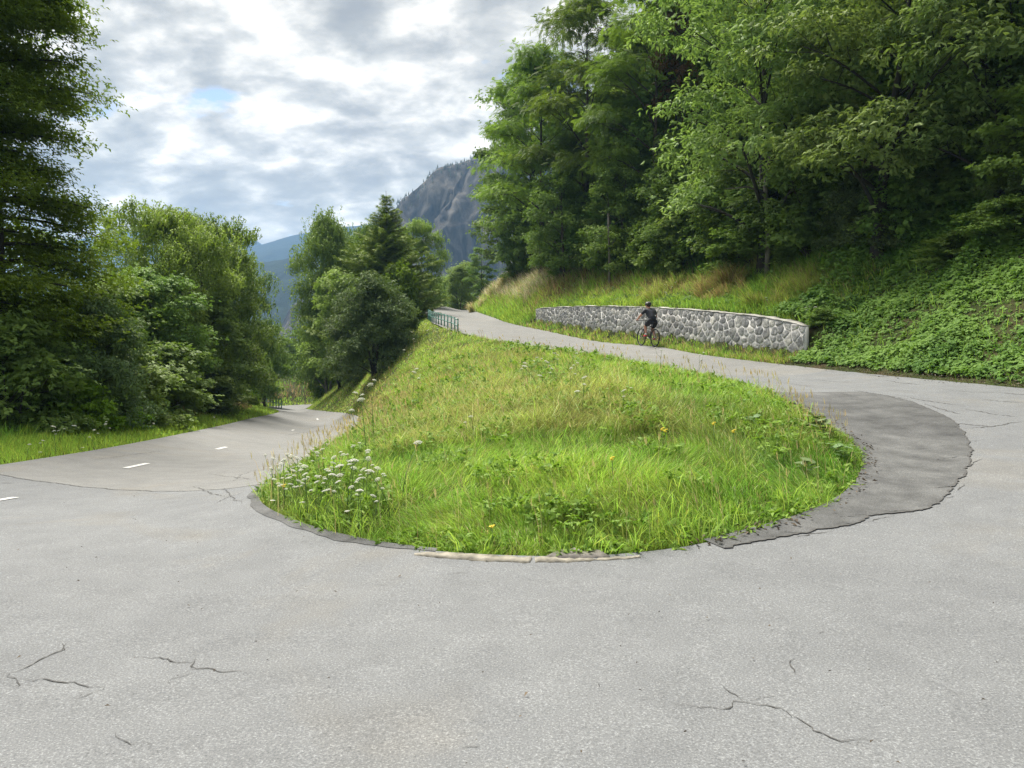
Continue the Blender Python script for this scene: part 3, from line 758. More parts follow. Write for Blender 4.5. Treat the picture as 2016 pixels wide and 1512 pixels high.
# stones: Voronoi cells over the face, shrunk and domed
def face_stones(seed):
    r = np.random.default_rng(seed); sites = []
    tries = 0
    while tries < 16000:
        tries += 1
        u = r.random() * WLEN; p = wp(u); zb = float(H(*(p[:2] + wn(u) * .1))) - .15; h = p[2] - .05 - zb
        v = r.random() * h
        dmin = .115 + .10 * (u / WLEN) + r.random() ** 2.2 * .27
        if all(((u - a) / 1.25) ** 2 + (v + zb - b) ** 2 > (.5 * (dmin + d_)) ** 2 for a, b, d_ in sites): sites.append((u, v + zb, dmin))
    return sites
sites = face_stones(5)
SV, SQ, ST, tq, tt = [], [], [], [], []
nb = 0
S = np.array(sites)
r_ = np.random.default_rng(12)
for k, (u, z, _) in enumerate(sites):
    p = wp(u); zb = float(H(*(p[:2] + wn(u) * .1))) - .3
    poly = [(max(0.02, u - .8), max(zb, z - .8)), (min(WLEN - .02, u + .8), max(zb, z - .8)), (min(WLEN - .02, u + .8), min(p[2] - .055, z + .8)), (max(.02, u - .8), min(p[2] - .055, z + .8))]
    for j in np.argsort((S[:, 0] - u) ** 2 + (S[:, 1] - z) ** 2)[1:14]:
        du, dz = S[j, 0] - u, S[j, 1] - z
        # anisotropic Voronoi
        a = du / 1.25 ** 2
        c = (S[j, 0] ** 2 - u ** 2) / (2 * 1.25 ** 2) + (S[j, 1] ** 2 - z ** 2) / 2
        poly = clip_poly(poly, a, dz, c)
        if len(poly) < 3: break
    if len(poly) < 3: continue
    P = np.array(poly); cc_ = P.mean(0)
    # round the corners: resample outline and smooth
    s = np.concatenate([[0], np.cumsum(np.linalg.norm(np.diff(np.vstack([P, P[:1]]), axis=0), axis=1))]); Pc = np.vstack([P, P[:1]])
    t = np.linspace(0, s[-1], 19)[:-1]; O = np.column_stack([np.interp(t, s, Pc[:, 0]), np.interp(t, s, Pc[:, 1])])
    if r_.random() < .5: O = .5 * O + .25 * (np.roll(O, 1, 0) + np.roll(O, -1, 0))
    right = u / WLEN
    gapw = (.006 + .016 * right) * r_.uniform(.4, 1.5)
    R = np.linalg.norm(O - cc_, axis=1)[:, None]; D = (O - cc_) / (R + 1e-6)
    O = cc_ + D * np.maximum(R - gapw * (.2 + 1.6 * r_.random((len(O), 1))), .02)
    bulge = r_.uniform(.012, .034)
    rings = [(1.0, -.03), (.97, bulge * .45), (.82, bulge * .85), (.45, bulge * 1.0)]
    tilt = r_.normal(0, .05, 2); m = len(O)
    V = []
    for f, d in rings:
        for a in range(m):
            q_ = cc_ + (O[a] - cc_) * f
            b_ = wp(q_[0]); nn = wn(q_[0]); dd = d + (q_ - cc_) @ tilt * (d > 0) + r_.normal(0, .004) * (d > 0)
            V.append((b_[0] + nn[0] * dd, b_[1] + nn[1] * dd, q_[1]))
    b_ = wp(cc_[0]); nn = wn(cc_[0]); V.append((b_[0] + nn[0] * bulge * .97, b_[1] + nn[1] * bulge * .97, cc_[1]))
    SV.append(np.array(V)); tone = r_.uniform(0, 1)
    for i in range(3):
        for a in range(m): SQ.append((nb + i * m + a, nb + i * m + (a + 1) % m, nb + (i + 1) * m + (a + 1) % m, nb + (i + 1) * m + a)); tq.append(tone)
    for a in range(m): ST.append((nb + 3 * m + a, nb + 3 * m + (a + 1) % m, nb + 4 * m)); tt.append(tone)
    nb += len(V)
def stone_mat():
    m, nt, out = nodes('field_stone'); g = N(nt, 'ShaderNodeNewGeometry')
    at_ = N(nt, 'ShaderNodeAttribute', attribute_name='v')
    r = ramp(nt, [(0, (.16, .16, .162)), (.4, (.25, .25, .25)), (.75, (.33, .328, .32)), (1, (.44, .425, .395))]); nt.links.new(at_.outputs['Fac'], r.inputs[0])
    a = noise(nt, g.outputs['Position'], 9, 7, .7); r2 = ramp(nt, [(.3, (.4, .4, .4)), (.52, (1, 1, 1)), (.68, (2.0, 2.0, 1.9))]); nt.links.new(a.outputs['Fac'], r2.inputs[0])
    c = mixc(nt, 'MULTIPLY', 1.0, r.outputs[0], r2.outputs[0])
    lic = noise(nt, g.outputs['Position'], 2.1, 5, .6); r3 = ramp(nt, [(.55, (0, 0, 0)), (.68, (.7, .7, .7))]); nt.links.new(lic.outputs['Fac'], r3.inputs[0])
    c = mixc(nt, 'MIX', r3.outputs[0], c, (.42, .40, .36))
    b = N(nt, 'ShaderNodeBsdfPrincipled'); b.inputs['Roughness'].default_value = .85; nt.links.new(c, b.inputs['Base Color'])
    bp = N(nt, 'ShaderNodeBump'); bp.inputs['Strength'].default_value = .7; bp.inputs['Distance'].default_value = .02; nt.links.new(a.outputs['Fac'], bp.inputs['Height']); nt.links.new(bp.outputs[0], b.inputs['Normal'])
    nt.links.new(b.outputs[0], out.inputs[0]); return m
STONE = stone_mat()
me = build_mesh('stones', local(np.concatenate(SV)), SQ, ST, STONE, {'v': np.array(tq + tt)}, smooth=True)
so_ = obj('stones', me, wroot); so_['kind'] = 'stuff'

# ------------------------------------------------------------------ kerb, slab, loose stone
KM = plain('kerb_stone', (.23, .21, .17), .9, var=.5, scale=9, bump=.5)
def slab(name, px_in, px_out, h, mat, label, cat, seed=0):
    A = catmull([rc(*p)[:2] for p in px_in], 8); B = catmull([rc(*p)[:2] for p in px_out], 8)
    n_ = len(A); B = np.column_stack([np.interp(np.linspace(0, 1, n_), np.linspace(0, 1, len(B)), B[:, c]) for c in range(2)])
    r = np.random.default_rng(seed); A = A + r.normal(0, .006, A.shape); B = B + r.normal(0, .008, B.shape)
    mb = MB(); za = road_z(A[:, 0], A[:, 1]) + h + r.normal(0, .003, n_); zb = road_z(B[:, 0], B[:, 1]) + h * .8 + r.normal(0, .003, n_)
    V = np.concatenate([np.column_stack([A, za - h - .1]), np.column_stack([A, za]), np.column_stack([B, zb]), np.column_stack([B, zb - h - .1])])
    qq = [(k * n_ + i, k * n_ + i + 1, (k + 1) * n_ + i + 1, (k + 1) * n_ + i) for k in range(3) for i in range(n_ - 1)]
    mb.add(V, qq + [(0, n_, 2 * n_, 3 * n_), (n_ - 1, 4 * n_ - 1, 3 * n_ - 1, 2 * n_ - 1)])
    return tag(mb.build(name, mat, smooth=False), label, cat)
tag(slab('kerb', [(815,1102),(880,1101),(960,1105),(1046,1110)], [(815,1104),(880,1111),(960,1117),(1046,1119)], .012, KM, 'left, broader pale stone kerb piece at the front of the grass island', 'kerb', 1), group='pale kerb stones at the front of the island')
tag(slab('kerb', [(1052,1109),(1120,1112),(1200,1111),(1262,1108)], [(1052,1119),(1120,1118),(1200,1114),(1262,1109)], .010, KM, 'right, thinner pale stone kerb piece at the front of the grass island', 'kerb', 2), group='pale kerb stones at the front of the island')
slab('concrete_slab', [(1085,1100),(1130,1092),(1180,1096)], [(1075,1108),(1130,1110),(1200,1109)], .008, plain('old_concrete', (.17, .155, .14), .9, var=.3, scale=6, bump=.5), 'brown grey slab of old concrete showing at the island front behind the kerb', 'slab', 3)
def rock(name, px, size, label, seed, mat=None):
    p = rc(*px); r = np.random.default_rng(seed); mb = MB(); mb.ball((0, 0, size * .25), (size, size * .7, size * .5), 12, 8)
    V = mb.V[0]; V += (np.array([fbm(V[:, 0] * 5 + k, V[:, 1] * 5 + V[:, 2] * 3, seed + k, 1, 3) for k in range(3)]).T - .5) * size * .7
    o = mb.build(name, mat or plain('pale_rock', (.40, .38, .34), .9, var=.3, scale=12, bump=.5)); o.location = p; o.rotation_euler = (0, 0, r.random() * 6)
    return tag(o, label, 'stone')
rock('stone', (1782,722), .19, 'pale stone sitting at the foot of the leafy bank beside the road', 4)
rock('stone', (1720,701), .07, 'small white stone on the leafy bank right of the wall', 5)

# ------------------------------------------------------------------ green metal railings
GREEN = plain('railing_green', (.10, .24, .20), .45, var=.2, scale=6)
def railing(pts, nposts, h, label, w=.055):
    P = catmull(pts, 10); s = np.concatenate([[0], np.cumsum(np.linalg.norm(np.diff(P, axis=0), axis=1))])
    t = np.linspace(0, s[-1], nposts); Q = np.column_stack([np.interp(t, s, P[:, 0]), np.interp(t, s, P[:, 1])])
    z = H(Q[:, 0], Q[:, 1]); root = empty('railing', (Q[0, 0], Q[0, 1], float(z[0]))); o0 = np.array(root.location)
    tag(root, label, 'railing')
    for k in range(nposts):
        mb = MB(); p = np.array([Q[k, 0], Q[k, 1], z[k]]) - o0; mb.box(p + (0, 0, h / 2 - .15), (w, w, h + .3)); mb.box(p + (0, 0, h + .012), (w * 1.3, w * 1.3, .018)); mb.build('post', GREEN, root, smooth=False)
    for f in (.95, .52):
        mb = MB(); mb.tube(np.column_stack([Q, z + h * f]) - o0 + (0, 0, 0), w * .42, 6); mb.build('rail', GREEN, root)
    return root
railing([(-2.95, 41.6), (-3.35, 43.5), (-4.0, 46.2), (-4.85, 49.8), (-5.7, 54), (-6.4, 58.5)], 14, .78, 'green metal railing along the upper road, left of its far end', .075)
FP = [rc(554,806)[:2], rc(545,804)[:2], rc(520,799)[:2]]
railing(FP, 7, .95, 'small green metal railing on the outside of the far bend of the lower road', .08)
# ------------------------------------------------------------------ foliage building blocks
def norm_(a): return a / (np.linalg.norm(a, axis=-1, keepdims=True) + 1e-9)
def frames(nrm, spin_dir=None, r=rng):
    """rotation matrices whose z is nrm; x random or along spin_dir"""
    n_ = len(nrm); z = norm_(nrm)
    a = r.normal(size=(n_, 3)) if spin_dir is None else spin_dir
    x = norm_(a - z * (a * z).sum(-1, keepdims=True)); y = np.cross(z, x)
    return np.stack([x, y, z], -1)
def inst(tmpl, pos, R, s):
    """tmpl (K,4,3) quads -> world quads (n*K,4,3)"""
    o = np.einsum('nij,kvj->nkvi', R, tmpl) * np.asarray(s)[:, None, None, None] + pos[:, None, None, :]
    return o.reshape(-1, 4, 3)
def leaf_quad(l=1.0, w=.5, bend=.12, fold=.08):
    return np.array([[0, 0, 0], [l * .45, w / 2, fold - bend * .3], [l, 0, -bend], [l * .45, -w / 2, fold - bend * .3]], float)
def T_single(): return leaf_quad(1, .62)[None]
def T_spray(n=5, seed=0, w=.55, l=.55):
    r = np.random.default_rng(seed); out = []
    for k in range(n):
        q = leaf_quad(l * r.uniform(.8, 1.2), w * l, .1)
        a = (k - (n - 1) / 2) / n * 3.0 + r.normal(0, .2); c, s = math.cos(a), math.sin(a)
        b = r.normal(0, .35); q = q @ np.array([[1, 0, math.sin(b)], [0, 1, 0], [-math.sin(b), 0, 1]])
        q = q @ np.array([[c, s, 0], [-s, c, 0], [0, 0, 1]]) + (r.uniform(-.1, .45), r.normal(0, .12), r.normal(0, .08)); out.append(q)
    return np.array(out)
def T_pinnate(n=6, droop=.35):
    out = []
    for k in range(n):
        t = (k + .5) / n; x = t; z = -droop * t * t
        for sg in (-1, 1):
            q = leaf_quad(.36, .17, .05, .02)
            a = sg * 1.15; c, s = math.cos(a), math.sin(a)
            out.append(q @ np.array([[c, s, 0], [-s, c, 0], [0, 0, 1]]) + (x, 0, z))
    q = leaf_quad(.34, .17); out.append(q + (1.0, 0, -droop)); return np.array(out)
def T_strand(n=7, seed=0, len_=1.0):
    r = np.random.default_rng(seed); out = []
    for k in range(n):
        t = (k + .6) / n
        q = leaf_quad(.26, .13, .06); a = r.uniform(0, 6.28); c, s = math.cos(a), math.sin(a); b = r.uniform(.3, 1.1)
        q = q @ np.array([[math.cos(b), 0, -math.sin(b)], [0, 1, 0], [math.sin(b), 0, math.cos(b)]]) @ np.array([[c, s, 0], [-s, c, 0], [0, 0, 1]])
        out.append(q + (.35 * t ** .6, 0, -t * t * len_ * .85)); 
    return np.array(out)
def quads_mesh(name, Q, v, mat):
    k = len(Q); return build_mesh(name, Q.reshape(-1, 3), np.arange(k * 4).reshape(-1, 4), None, mat, {'v': v})

def crown(seed, h, base, rad, tmpl, unit, n_lobes, n_cl, n_units, prof='oval', lobe_r=.42, flat=.55, upness=.7, lean=(0, 0), squash=1.0, cl_r=.5, skin=.45, lowfill=False):
    """returns leaf quads, per-leaf values, and limb tubes; crown from z=base to h, widest radius rad"""
    r = np.random.default_rng(seed)
    def R_at(t):
        if prof == 'oval': return math.sqrt(max(0.02, 1 - (2 * t - .85) ** 2 / 1.35))
        if prof == 'cone': return max(.06, (1 - t) ** .8)
        if prof == 'column': return max(.15, (1 - t ** 4)) * (.75 + .25 * math.sin(t * 2.6))
        if prof == 'bush': return max(.12, math.sqrt(max(.03, 1 - t * t)))
        if prof == 'top': return math.sqrt(max(.02, 1 - (2 * t - 1.05) ** 2 / 1.2))
        return 1.0
    lobes = []
    for k in range(n_lobes):
        t = (k + r.random()) / n_lobes; t = .04 + .94 * t
        a = k * 2.399 + r.normal(0, .35); rr = R_at(t) * rad * r.uniform(.45, .86)
        L = lobe_r * rad * r.uniform(.7, 1.25) * (.65 + .35 * R_at(t))
        lobes.append((np.array([math.cos(a) * rr + lean[0] * t, math.sin(a) * rr + lean[1] * t, base + t * (h - base)]), L))
    lobes.append((np.array([lean[0], lean[1], base + .93 * (h - base)]), lobe_r * rad * .7))
    cl, cw, cln = [], [], []
    per = max(3, n_cl // len(lobes))
    for li, (c, L) in enumerate(lobes):
        d = norm_(r.normal(size=(per, 3))); d[:, 2] = np.where(d[:, 2] < -.45, -d[:, 2] * .5, d[:, 2])
        rr = L * r.uniform(skin, 1.0, (per, 1)) ** .6
        p = c + d * rr * (1, 1, .72 * squash)
        cl.append(p); cw.append(d); cln.append(np.full(per, li))
    cl = np.concatenate(cl); cw = np.concatenate(cw); cln = np.concatenate(cln)
    ok = cl[:, 2] > (0.15 if lowfill else base * .6); cl, cw, cln = cl[ok], cw[ok], cln[ok]
    m = len(cl); cs = r.uniform(.7, 1.25, m) * cl_r
    ci = np.repeat(np.arange(m), n_units)
    off = r.normal(size=(len(ci), 3)) * (1, 1, flat) * .55
    pos = cl[ci] + off * cs[ci][:, None]
    up = np.array([0, 0, 1.0])
    nr = up * upness + cw[ci] * .45 + r.normal(0, .38, (len(ci), 3))
    outd = cw[ci] + off * .8 + r.normal(0, .5, (len(ci), 3)) + (0, 0, -.15)
    R = frames(nr, outd, r)
    Q = inst(tmpl, pos, R, unit * r.uniform(.7, 1.25, len(ci)))
    v = np.clip(np.repeat((r.random(m)[ci] * .55 + r.random(len(ci)) * .45), len(tmpl)), 0, 1)
    return Q, v, lobes, cl, cln
def woody(seed, h, r0, lobes, cl, cln, base, stems=1, sides=8, twig=.012, lean=(0, 0), top=.9, twig_every=2):
    r = np.random.default_rng(seed + 77); mb = MB(); paths = []
    for s_ in range(stems):
        t = np.linspace(0, 1, 12); wob = np.cumsum(r.normal(0, .02 * h / 8, (12, 2)), axis=0) * .6
        sp_ = np.array([math.cos(s_ * 2.4), math.sin(s_ * 2.4)]) * (.12 * h if stems > 1 else 0)
        P = np.column_stack([wob + np.outer(t ** 1.3, np.array(lean)) + np.outer(t, sp_), -.35 + t * (h * top + .35)])
        P[0, :2] *= 0; mb.tube(P, r0 * (1 - .88 * t) * (1 + .5 * np.exp(-t * 22)), sides); paths.append(P)
    for li, (c, L) in enumerate(lobes):
        P = paths[li % stems]; za = max(base * .55 + .15, c[2] - L * .5 - .35 * math.hypot(c[0], c[1])); za = min(za, P[-1, 2] * .97)
        a = np.array([np.interp(za, P[:, 2], P[:, k]) for k in range(3)]); ra = max(.015, r0 * (1 - .88 * np.clip(za / (h * top), 0, 1)) * .5)
        t = np.linspace(0, 1, 6)[:, None]; mid = (a + c) / 2 + (0, 0, .12 * np.linalg.norm(c - a)) + r.normal(0, .06 * L, 3)
        B = (1 - t) ** 2 * a + 2 * t * (1 - t) * mid + t * t * c
        mb.tube(B, ra * (1 - .7 * t[:, 0]), 5)
        for q in cl[cln == li][::twig_every]:
            s0 = B[r.integers(2, 6)]; m_ = (s0 + q) / 2 + r.normal(0, .08, 3)
            mb.tube([s0, m_, q], [twig * 1.5, twig, twig * .5], 3, cap=False)
    return mb

BARK = plain('bark', (.060, .048, .036), .95, var=.5, scale=7, bump=.9)
BARK_DARK = plain('bark_dark', (.028, .024, .019), .95, var=.5, scale=7, bump=.9)
BARK_PALE = plain('bark_pale', (.13, .115, .09), .9, var=.4, scale=6, bump=.7)
L_ROB = leaf_mat('robinia_leaf', (0.110, 0.188, 0.039), (0.230, 0.333, 0.066), .42)
L_HAZ = leaf_mat('hazel_leaf', (0.127, 0.208, 0.049), (0.269, 0.378, 0.090), .36)
L_DARK = leaf_mat('maple_leaf', (0.138, 0.219, 0.054), (0.271, 0.373, 0.090), .36)
L_BIG = leaf_mat('chestnut_leaf', (0.173, 0.262, 0.074), (0.381, 0.492, 0.160), .32)
L_WIL = leaf_mat('willow_leaf', (0.114, 0.181, 0.037), (0.220, 0.302, 0.072), .42)
L_SAL = leaf_mat('sallow_leaf', (0.076, 0.120, 0.040), (0.145, 0.204, 0.075), .28)
L_BIR = leaf_mat('birch_leaf', (0.110, 0.184, 0.037), (0.210, 0.302, 0.067), .36)
L_CON = leaf_mat('conifer_needle', (0.088, 0.157, 0.025), (0.220, 0.309, 0.047), .15)
L_YEL = leaf_mat('yellow_green_leaf', (0.150, 0.251, 0.019), (0.251, 0.380, 0.036), .45)
L_RUST = leaf_mat('rusty_leaf', (0.096, 0.059, 0.024), (0.163, 0.097, 0.042), .3)
PARK = []
def proto(name, parts):
    """an original tree: an Empty with trunk and crown; moved into place by the first planting"""
    root = empty(name, (0, 0, 0))
    for nm, me in parts: obj(nm, me, root)
    return dict(root=root, used=False)
def plant(p, x, y, rot, s, label, cat, group=None, z=None, name=None):
    if z is None: z = float(H(x, y)) - .12
    sc_ = s if np.ndim(s) else (s, s, s)
    if not p['used']:
        r = p['root']; r.location = (x, y, z); r.rotation_euler = (0, 0, rot); r.scale = sc_; p['used'] = True
    else:
        r = copy_tree(p['root'], (x, y, z), rot, sc_)
    tag(r, label, cat)
    if group: r['group'] = group
    elif 'group' in r: del r['group']
    return r
def broad(name, seed, h, base, rad, tm, unit, nl, nc, nu, mat, bark, r0, stems=1, **kw):
    wk = dict(twig_every=kw.pop('twig_every', 2), top=kw.pop('top', .88))
    Q, v, lo, cl, cln = crown(seed, h, base, rad, tm, unit, nl, nc, nu, **kw)
    mb = woody(seed, h, r0, lo, cl, cln, base, stems, lean=kw.get('lean', (0, 0)), **wk)
    return proto(name, [('trunk', mb.mesh('trunk', bark)), ('crown', quads_mesh('crown', Q, v, mat))])

# archetypes (height in metres as modelled)
SP = T_spray(5, 1); PIN = T_pinnate(6)
ROB = [broad('robinia_tree', 100 + k, 13, 3.2, 3.4, PIN, .27, 19, 240, 32, L_ROB, BARK, .17, lobe_r=.40, flat=.42, cl_r=.62, squash=.8) for k in range(3)]
HAZ = [broad('hazel_tree', 200 + k, 9, .35, 3.0, SP, .25, 22, 270, 42, L_HAZ, BARK, .12, stems=2, lobe_r=.40, cl_r=.55, flat=.5, lowfill=True) for k in range(3)]
MAP = [broad('maple_tree', 300 + k, 13, .7, 3.4, SP, .26, 26, 320, 42, L_DARK, BARK_DARK, .18, lobe_r=.38, cl_r=.6, flat=.45, squash=.8, lowfill=True) for k in range(2)]
BUSH = [broad('bush', 400 + k, 3.2, .1, 1.7, SP, .22, 14, 150, 28, L_HAZ, BARK_DARK, .045, stems=4, prof='bush', lobe_r=.42, cl_r=.36, lowfill=True, top=.7, twig_every=3) for k in range(3)]
SAL = [broad('sallow_bush', 500 + k, 5.0, .15, 2.4, T_spray(6, 4, .34, .6), .27, 18, 220, 30, L_SAL, BARK_DARK, .07, stems=4, prof='bush', lobe_r=.40, cl_r=.42, lowfill=True, upness=.35, top=.75, twig_every=3) for k in range(2)]
WIL = [broad('willow_tree', 600 + k, 11, .9, 3.6, T_strand(8, 2, .9), .62, 22, 300, 22, L_WIL, BARK_DARK, .20, stems=2, lobe_r=.38, cl_r=.62, flat=.8, upness=.95, squash=1.0) for k in range(2)]
YEL = [broad('elder_bush', 700 + k, 2.6, .1, 1.3, SP, .22, 11, 110, 24, L_YEL, BARK_DARK, .04, stems=3, prof='bush', lobe_r=.44, cl_r=.34, lowfill=True, top=.7, twig_every=3) for k in range(2)]
BIGL = [broad('chestnut_tree', 800 + k, 12, 2.2, 4.4, T_spray(5, 8, .42, .62), .34, 26, 290, 28, L_BIG, BARK_DARK, .22, lobe_r=.36, cl_r=.62, flat=.4, upness=.55, lean=(-.8, -.8)) for k in range(2)]
BIRCH = broad('birch_tree', 900, 16.5, 1.0, 4.5, T_strand(9, 5, 1.25), .80, 30, 420, 20, L_BIR, BARK_PALE, .16, stems=2, prof='column', lobe_r=.36, cl_r=.75, flat=.9, upness=1.0, squash=1.3)
RUST = broad('withered_branch_tree', 950, 10, 5.0, 1.9, SP, .30, 8, 70, 16, L_RUST, BARK, .10, lobe_r=.4, cl_r=.5)

def conifer(seed, h, rad):
    r = np.random.default_rng(seed); mb = MB(); pos, dr, nr, sc_ = [], [], [], []
    t = np.linspace(0, 1, 8); mb.tube(np.column_stack([t * 0, t * 0, -.3 + t * (h + .3)]), .17 * (1 - .93 * t), 8)
    z = .9
    while z < h - .25:
        f = 1 - z / h; L = rad * (f ** 1.12) * r.uniform(.72, 1.2) + .14; nb = 6 if f > .12 else 4; a0 = r.random() * 6
        for k in range(nb):
            a = a0 + k * 2 * PI / nb + r.normal(0, .15); l = L * r.uniform(.75, 1.15)
            d = np.array([math.cos(a), math.sin(a), 0]); rise = .10 + .25 * (1 - f)
            tt = np.linspace(0, 1, 6); P = np.outer(tt * l, d); P[:, 2] = z + l * (rise * tt - .38 * tt * (1 - tt * .75) * f)
            mb.tube(P, .028 * (1 - .8 * tt), 3, cap=False)
            n_ = max(4, int(l / .13))
            for j in range(n_):
                q = (j + .7) / n_; p = np.array([np.interp(q, tt, P[:, c]) for c in range(3)])
                wl = .42 * l * (1 - q) ** .8 * .5 + .10
                for sg in (-1, 1):
                    dd = d * .75 + sg * np.array([-d[1], d[0], 0]) * .8 + (0, 0, -.18)
                    for e in np.arange(0, wl, .13):
                        pos.append(p + dd * e + r.normal(0, .015, 3)); dr.append(dd); nr.append((r.normal(0, .5), r.normal(0, .5), 1)); sc_.append(.26 * r.uniform(.8, 1.2))
        z += .27 + .22 * f
    tm = []
    for k in range(6):
        a = (k - 2.5) * .42; q = leaf_quad(1, .13, .15, .0); c, s = math.cos(a), math.sin(a); tm.append(q @ np.array([[c, s, 0], [-s, c, 0], [0, 0, 1]]))
    pos = np.array(pos); Q = inst(np.array(tm), pos, frames(np.array(nr), np.array(dr), r), np.array(sc_))
    v = np.repeat(r.random(len(pos)), 6)
    return proto('spruce_tree', [('trunk', mb.mesh('trunk', BARK_DARK)), ('crown', quads_mesh('crown', Q, v, L_CON))])
SPR = conifer(31, 12.2, 7.6)

# ------------------------------------------------------------------ left of the lower arm
def px_plant(p, px, Y, top_py, hmodel, rot, label, cat, group=None, wide=1.0, dz=-.12):
    X = at(px, 700, Y)[0]; zb = float(H(X, Y)) + dz; zt = at(px, top_py, Y)[2]; s = (zt - zb) / hmodel
    return plant(p, X, Y, rot, (s * wide, s * wide, s), label, cat, group, z=zb)

# the dark tree at the left edge, with layered horizontal boughs and sky between them
def tiered(seed):
    r = np.random.default_rng(seed); h = 17.0; mb = MB(); t = np.linspace(0, 1, 14)
    P = np.column_stack([np.cumsum(r.normal(0, .05, 14)), np.cumsum(r.normal(0, .05, 14)), -.4 + t * (h + .2)]); P[0, :2] = 0
    mb.tube(P, .24 * (1 - .85 * t) * (1 + .5 * np.exp(-t * 20)), 10)
    cl, cw = [], []
    # (height, reach) of the silhouette seen in the photo
    prof_z = [0.8, 2.2, 3.4, 4.6, 5.6, 6.3, 6.9, 7.6, 8.3, 9.2, 10.2, 11.0, 12.0, 14, 16.9]; prof_r = [1.8, 2.2, 2.9, 3.4, 3.5, 3.3, 2.5, 1.7, 1.55, 2.7, 2.6, 2.5, 2.4, 2.0, .5]
    z = 1.3
    while z < h - .2:
        for k in range(5):
            a = r.random() * 2 * PI; L = np.interp(z, prof_z, prof_r) * r.uniform(.66, 1.04); b = np.array([np.interp(z, P[:, 2], P[:, c]) for c in range(3)])
            tt = np.linspace(0, 1, 6); rise = r.uniform(.05, .45); B = b + np.column_stack([math.cos(a) * L * tt, math.sin(a) * L * tt, L * (rise * tt - .22 * tt * tt)])
            mb.tube(B, .055 * (1 - .8 * tt) * (1 - z / h * .6) + .006, 4, cap=False)
            m = int(5 + L * 2.9)
            for j in range(m):
                q = r.uniform(.28, 1.03); p = b + (B[-1] - b) * q + r.normal(0, .30, 3) * (1, 1, .42) * (.5 + .5 * L / 3); p[2] += L * .12 * (1 - q)
                cl.append(p); cw.append((math.cos(a), math.sin(a), .2))
                if j % 2 == 0: mb.tube([b + (B[-1] - b) * max(.2, q - .25), p], [.010, .004], 3, cap=False)
        z += r.uniform(.30, .50)
    cl = np.array(cl); cw = np.array(cw); nu = 34; ci = np.repeat(np.arange(len(cl)), nu); off = r.normal(size=(len(ci), 3)) * (.30, .30, .15)
    pos = cl[ci] + off; nr = np.array([0, 0, 1.]) + r.normal(0, .35, (len(ci), 3)); R = frames(nr, cw[ci] + r.normal(0, .6, (len(ci), 3)), r)
    tm = T_spray(3, 3, .5, .6)
    Q = inst(tm, pos, R, .19 * r.uniform(.7, 1.3, len(ci))); v = np.repeat(np.clip(r.random(len(cl))[ci] * .6 + r.random(len(ci)) * .4, 0, 1), len(tm))
    return proto('hornbeam_tree', [('trunk', mb.mesh('trunk', BARK_DARK)), ('crown', quads_mesh('crown', Q, v, leaf_mat('hornbeam_leaf', (0.091, 0.161, 0.019), (0.199, 0.288, 0.035), .40)))])
TIER = tiered(17)
X0 = at(12, 700, 21.5)[0]
plant(TIER, X0, 21.5, 1.0, 1.0, 'tall dark hornbeam with layered boughs and sky gaps, at the left edge of the photo', 'tree')
px_plant(WIL[0], 318, 37, 408, 11, .4, 'broad bright green willow, its crown next to the dark hornbeam', 'tree', wide=1.0)
px_plant(WIL[1], 408, 43, 432, 11, 2.1, 'bright green willow with rounded top, right of the broad one', 'tree', wide=1.05)
px_plant(WIL[0], 450, 55, 492, 11, 3.9, 'smallest of the bright green willows, rightmost, beside the valley gap', 'tree', wide=.9)
px_plant(HAZ[0], 215, 30, 560, 9, 1.2, 'grey green hazel in front of the broad willow', 'tree', wide=1.2)
px_plant(HAZ[1], 300, 32, 540, 9, 2.7, 'dark leafy hazel below the broad willow, behind the yellowish bush', 'tree', wide=1.15)
px_plant(HAZ[2], 390, 37, 590, 9, .2, 'dark hazel standing at the verge below the rounded willow', 'tree', wide=1.1)
px_plant(HAZ[0], 452, 46, 630, 9, 4.4, 'narrow dark hazel at the far end of the left verge', 'tree', wide=.9)
px_plant(BUSH[0], 240, 24.5, 700, 3.2, .8, 'dense dark bush behind the left verge, between two yellowish bushes', 'bush', wide=1.25)
px_plant(BUSH[1], 320, 28.5, 690, 3.2, 3.1, 'large dark bush behind the dry stalks of the left verge', 'bush', wide=1.4)
px_plant(BUSH[2], 395, 35.5, 715, 3.2, 5.0, 'rounded dark bush by the verge under the rounded willow', 'bush', wide=1.3)
px_plant(SAL[0], 160, 22.0, 590, 5.0, 2.2, 'greyish sallow bush right beside the hornbeam trunk', 'bush', wide=.95)
px_plant(BUSH[0], 20, 19.0, 640, 3.2, 4.0, 'shadowy bush filling the lower left edge of the photo', 'bush', wide=1.15)
px_plant(BUSH[1], 110, 20.6, 690, 3.2, 5.5, 'glossy dark green bush under the hornbeam beside the verge', 'bush', wide=1.05)
px_plant(YEL[0], 128, 21.5, 600, 2.6, .5, 'tall yellow green elder bush under the hornbeam', 'bush', wide=.5)
px_plant(YEL[1], 165, 20.4, 765, 2.6, 1.5, 'low yellow green elder bush with arching shoots behind the left verge', 'bush', wide=1.1)
px_plant(YEL[0], 258, 22.6, 808, 2.6, 2.6, 'small bright yellow green bush at the edge of the left verge', 'bush', wide=1.2)
px_plant(YEL[1], 492, 66, 762, 2.6, .4, 'little yellow green sapling behind the small far railing', 'bush', wide=.7)
px_plant(BUSH[2], 15, 23.5, 700, 3.2, 1.0, 'dark bush behind the hornbeam trunk', 'bush', wide=1.6)
k = 0
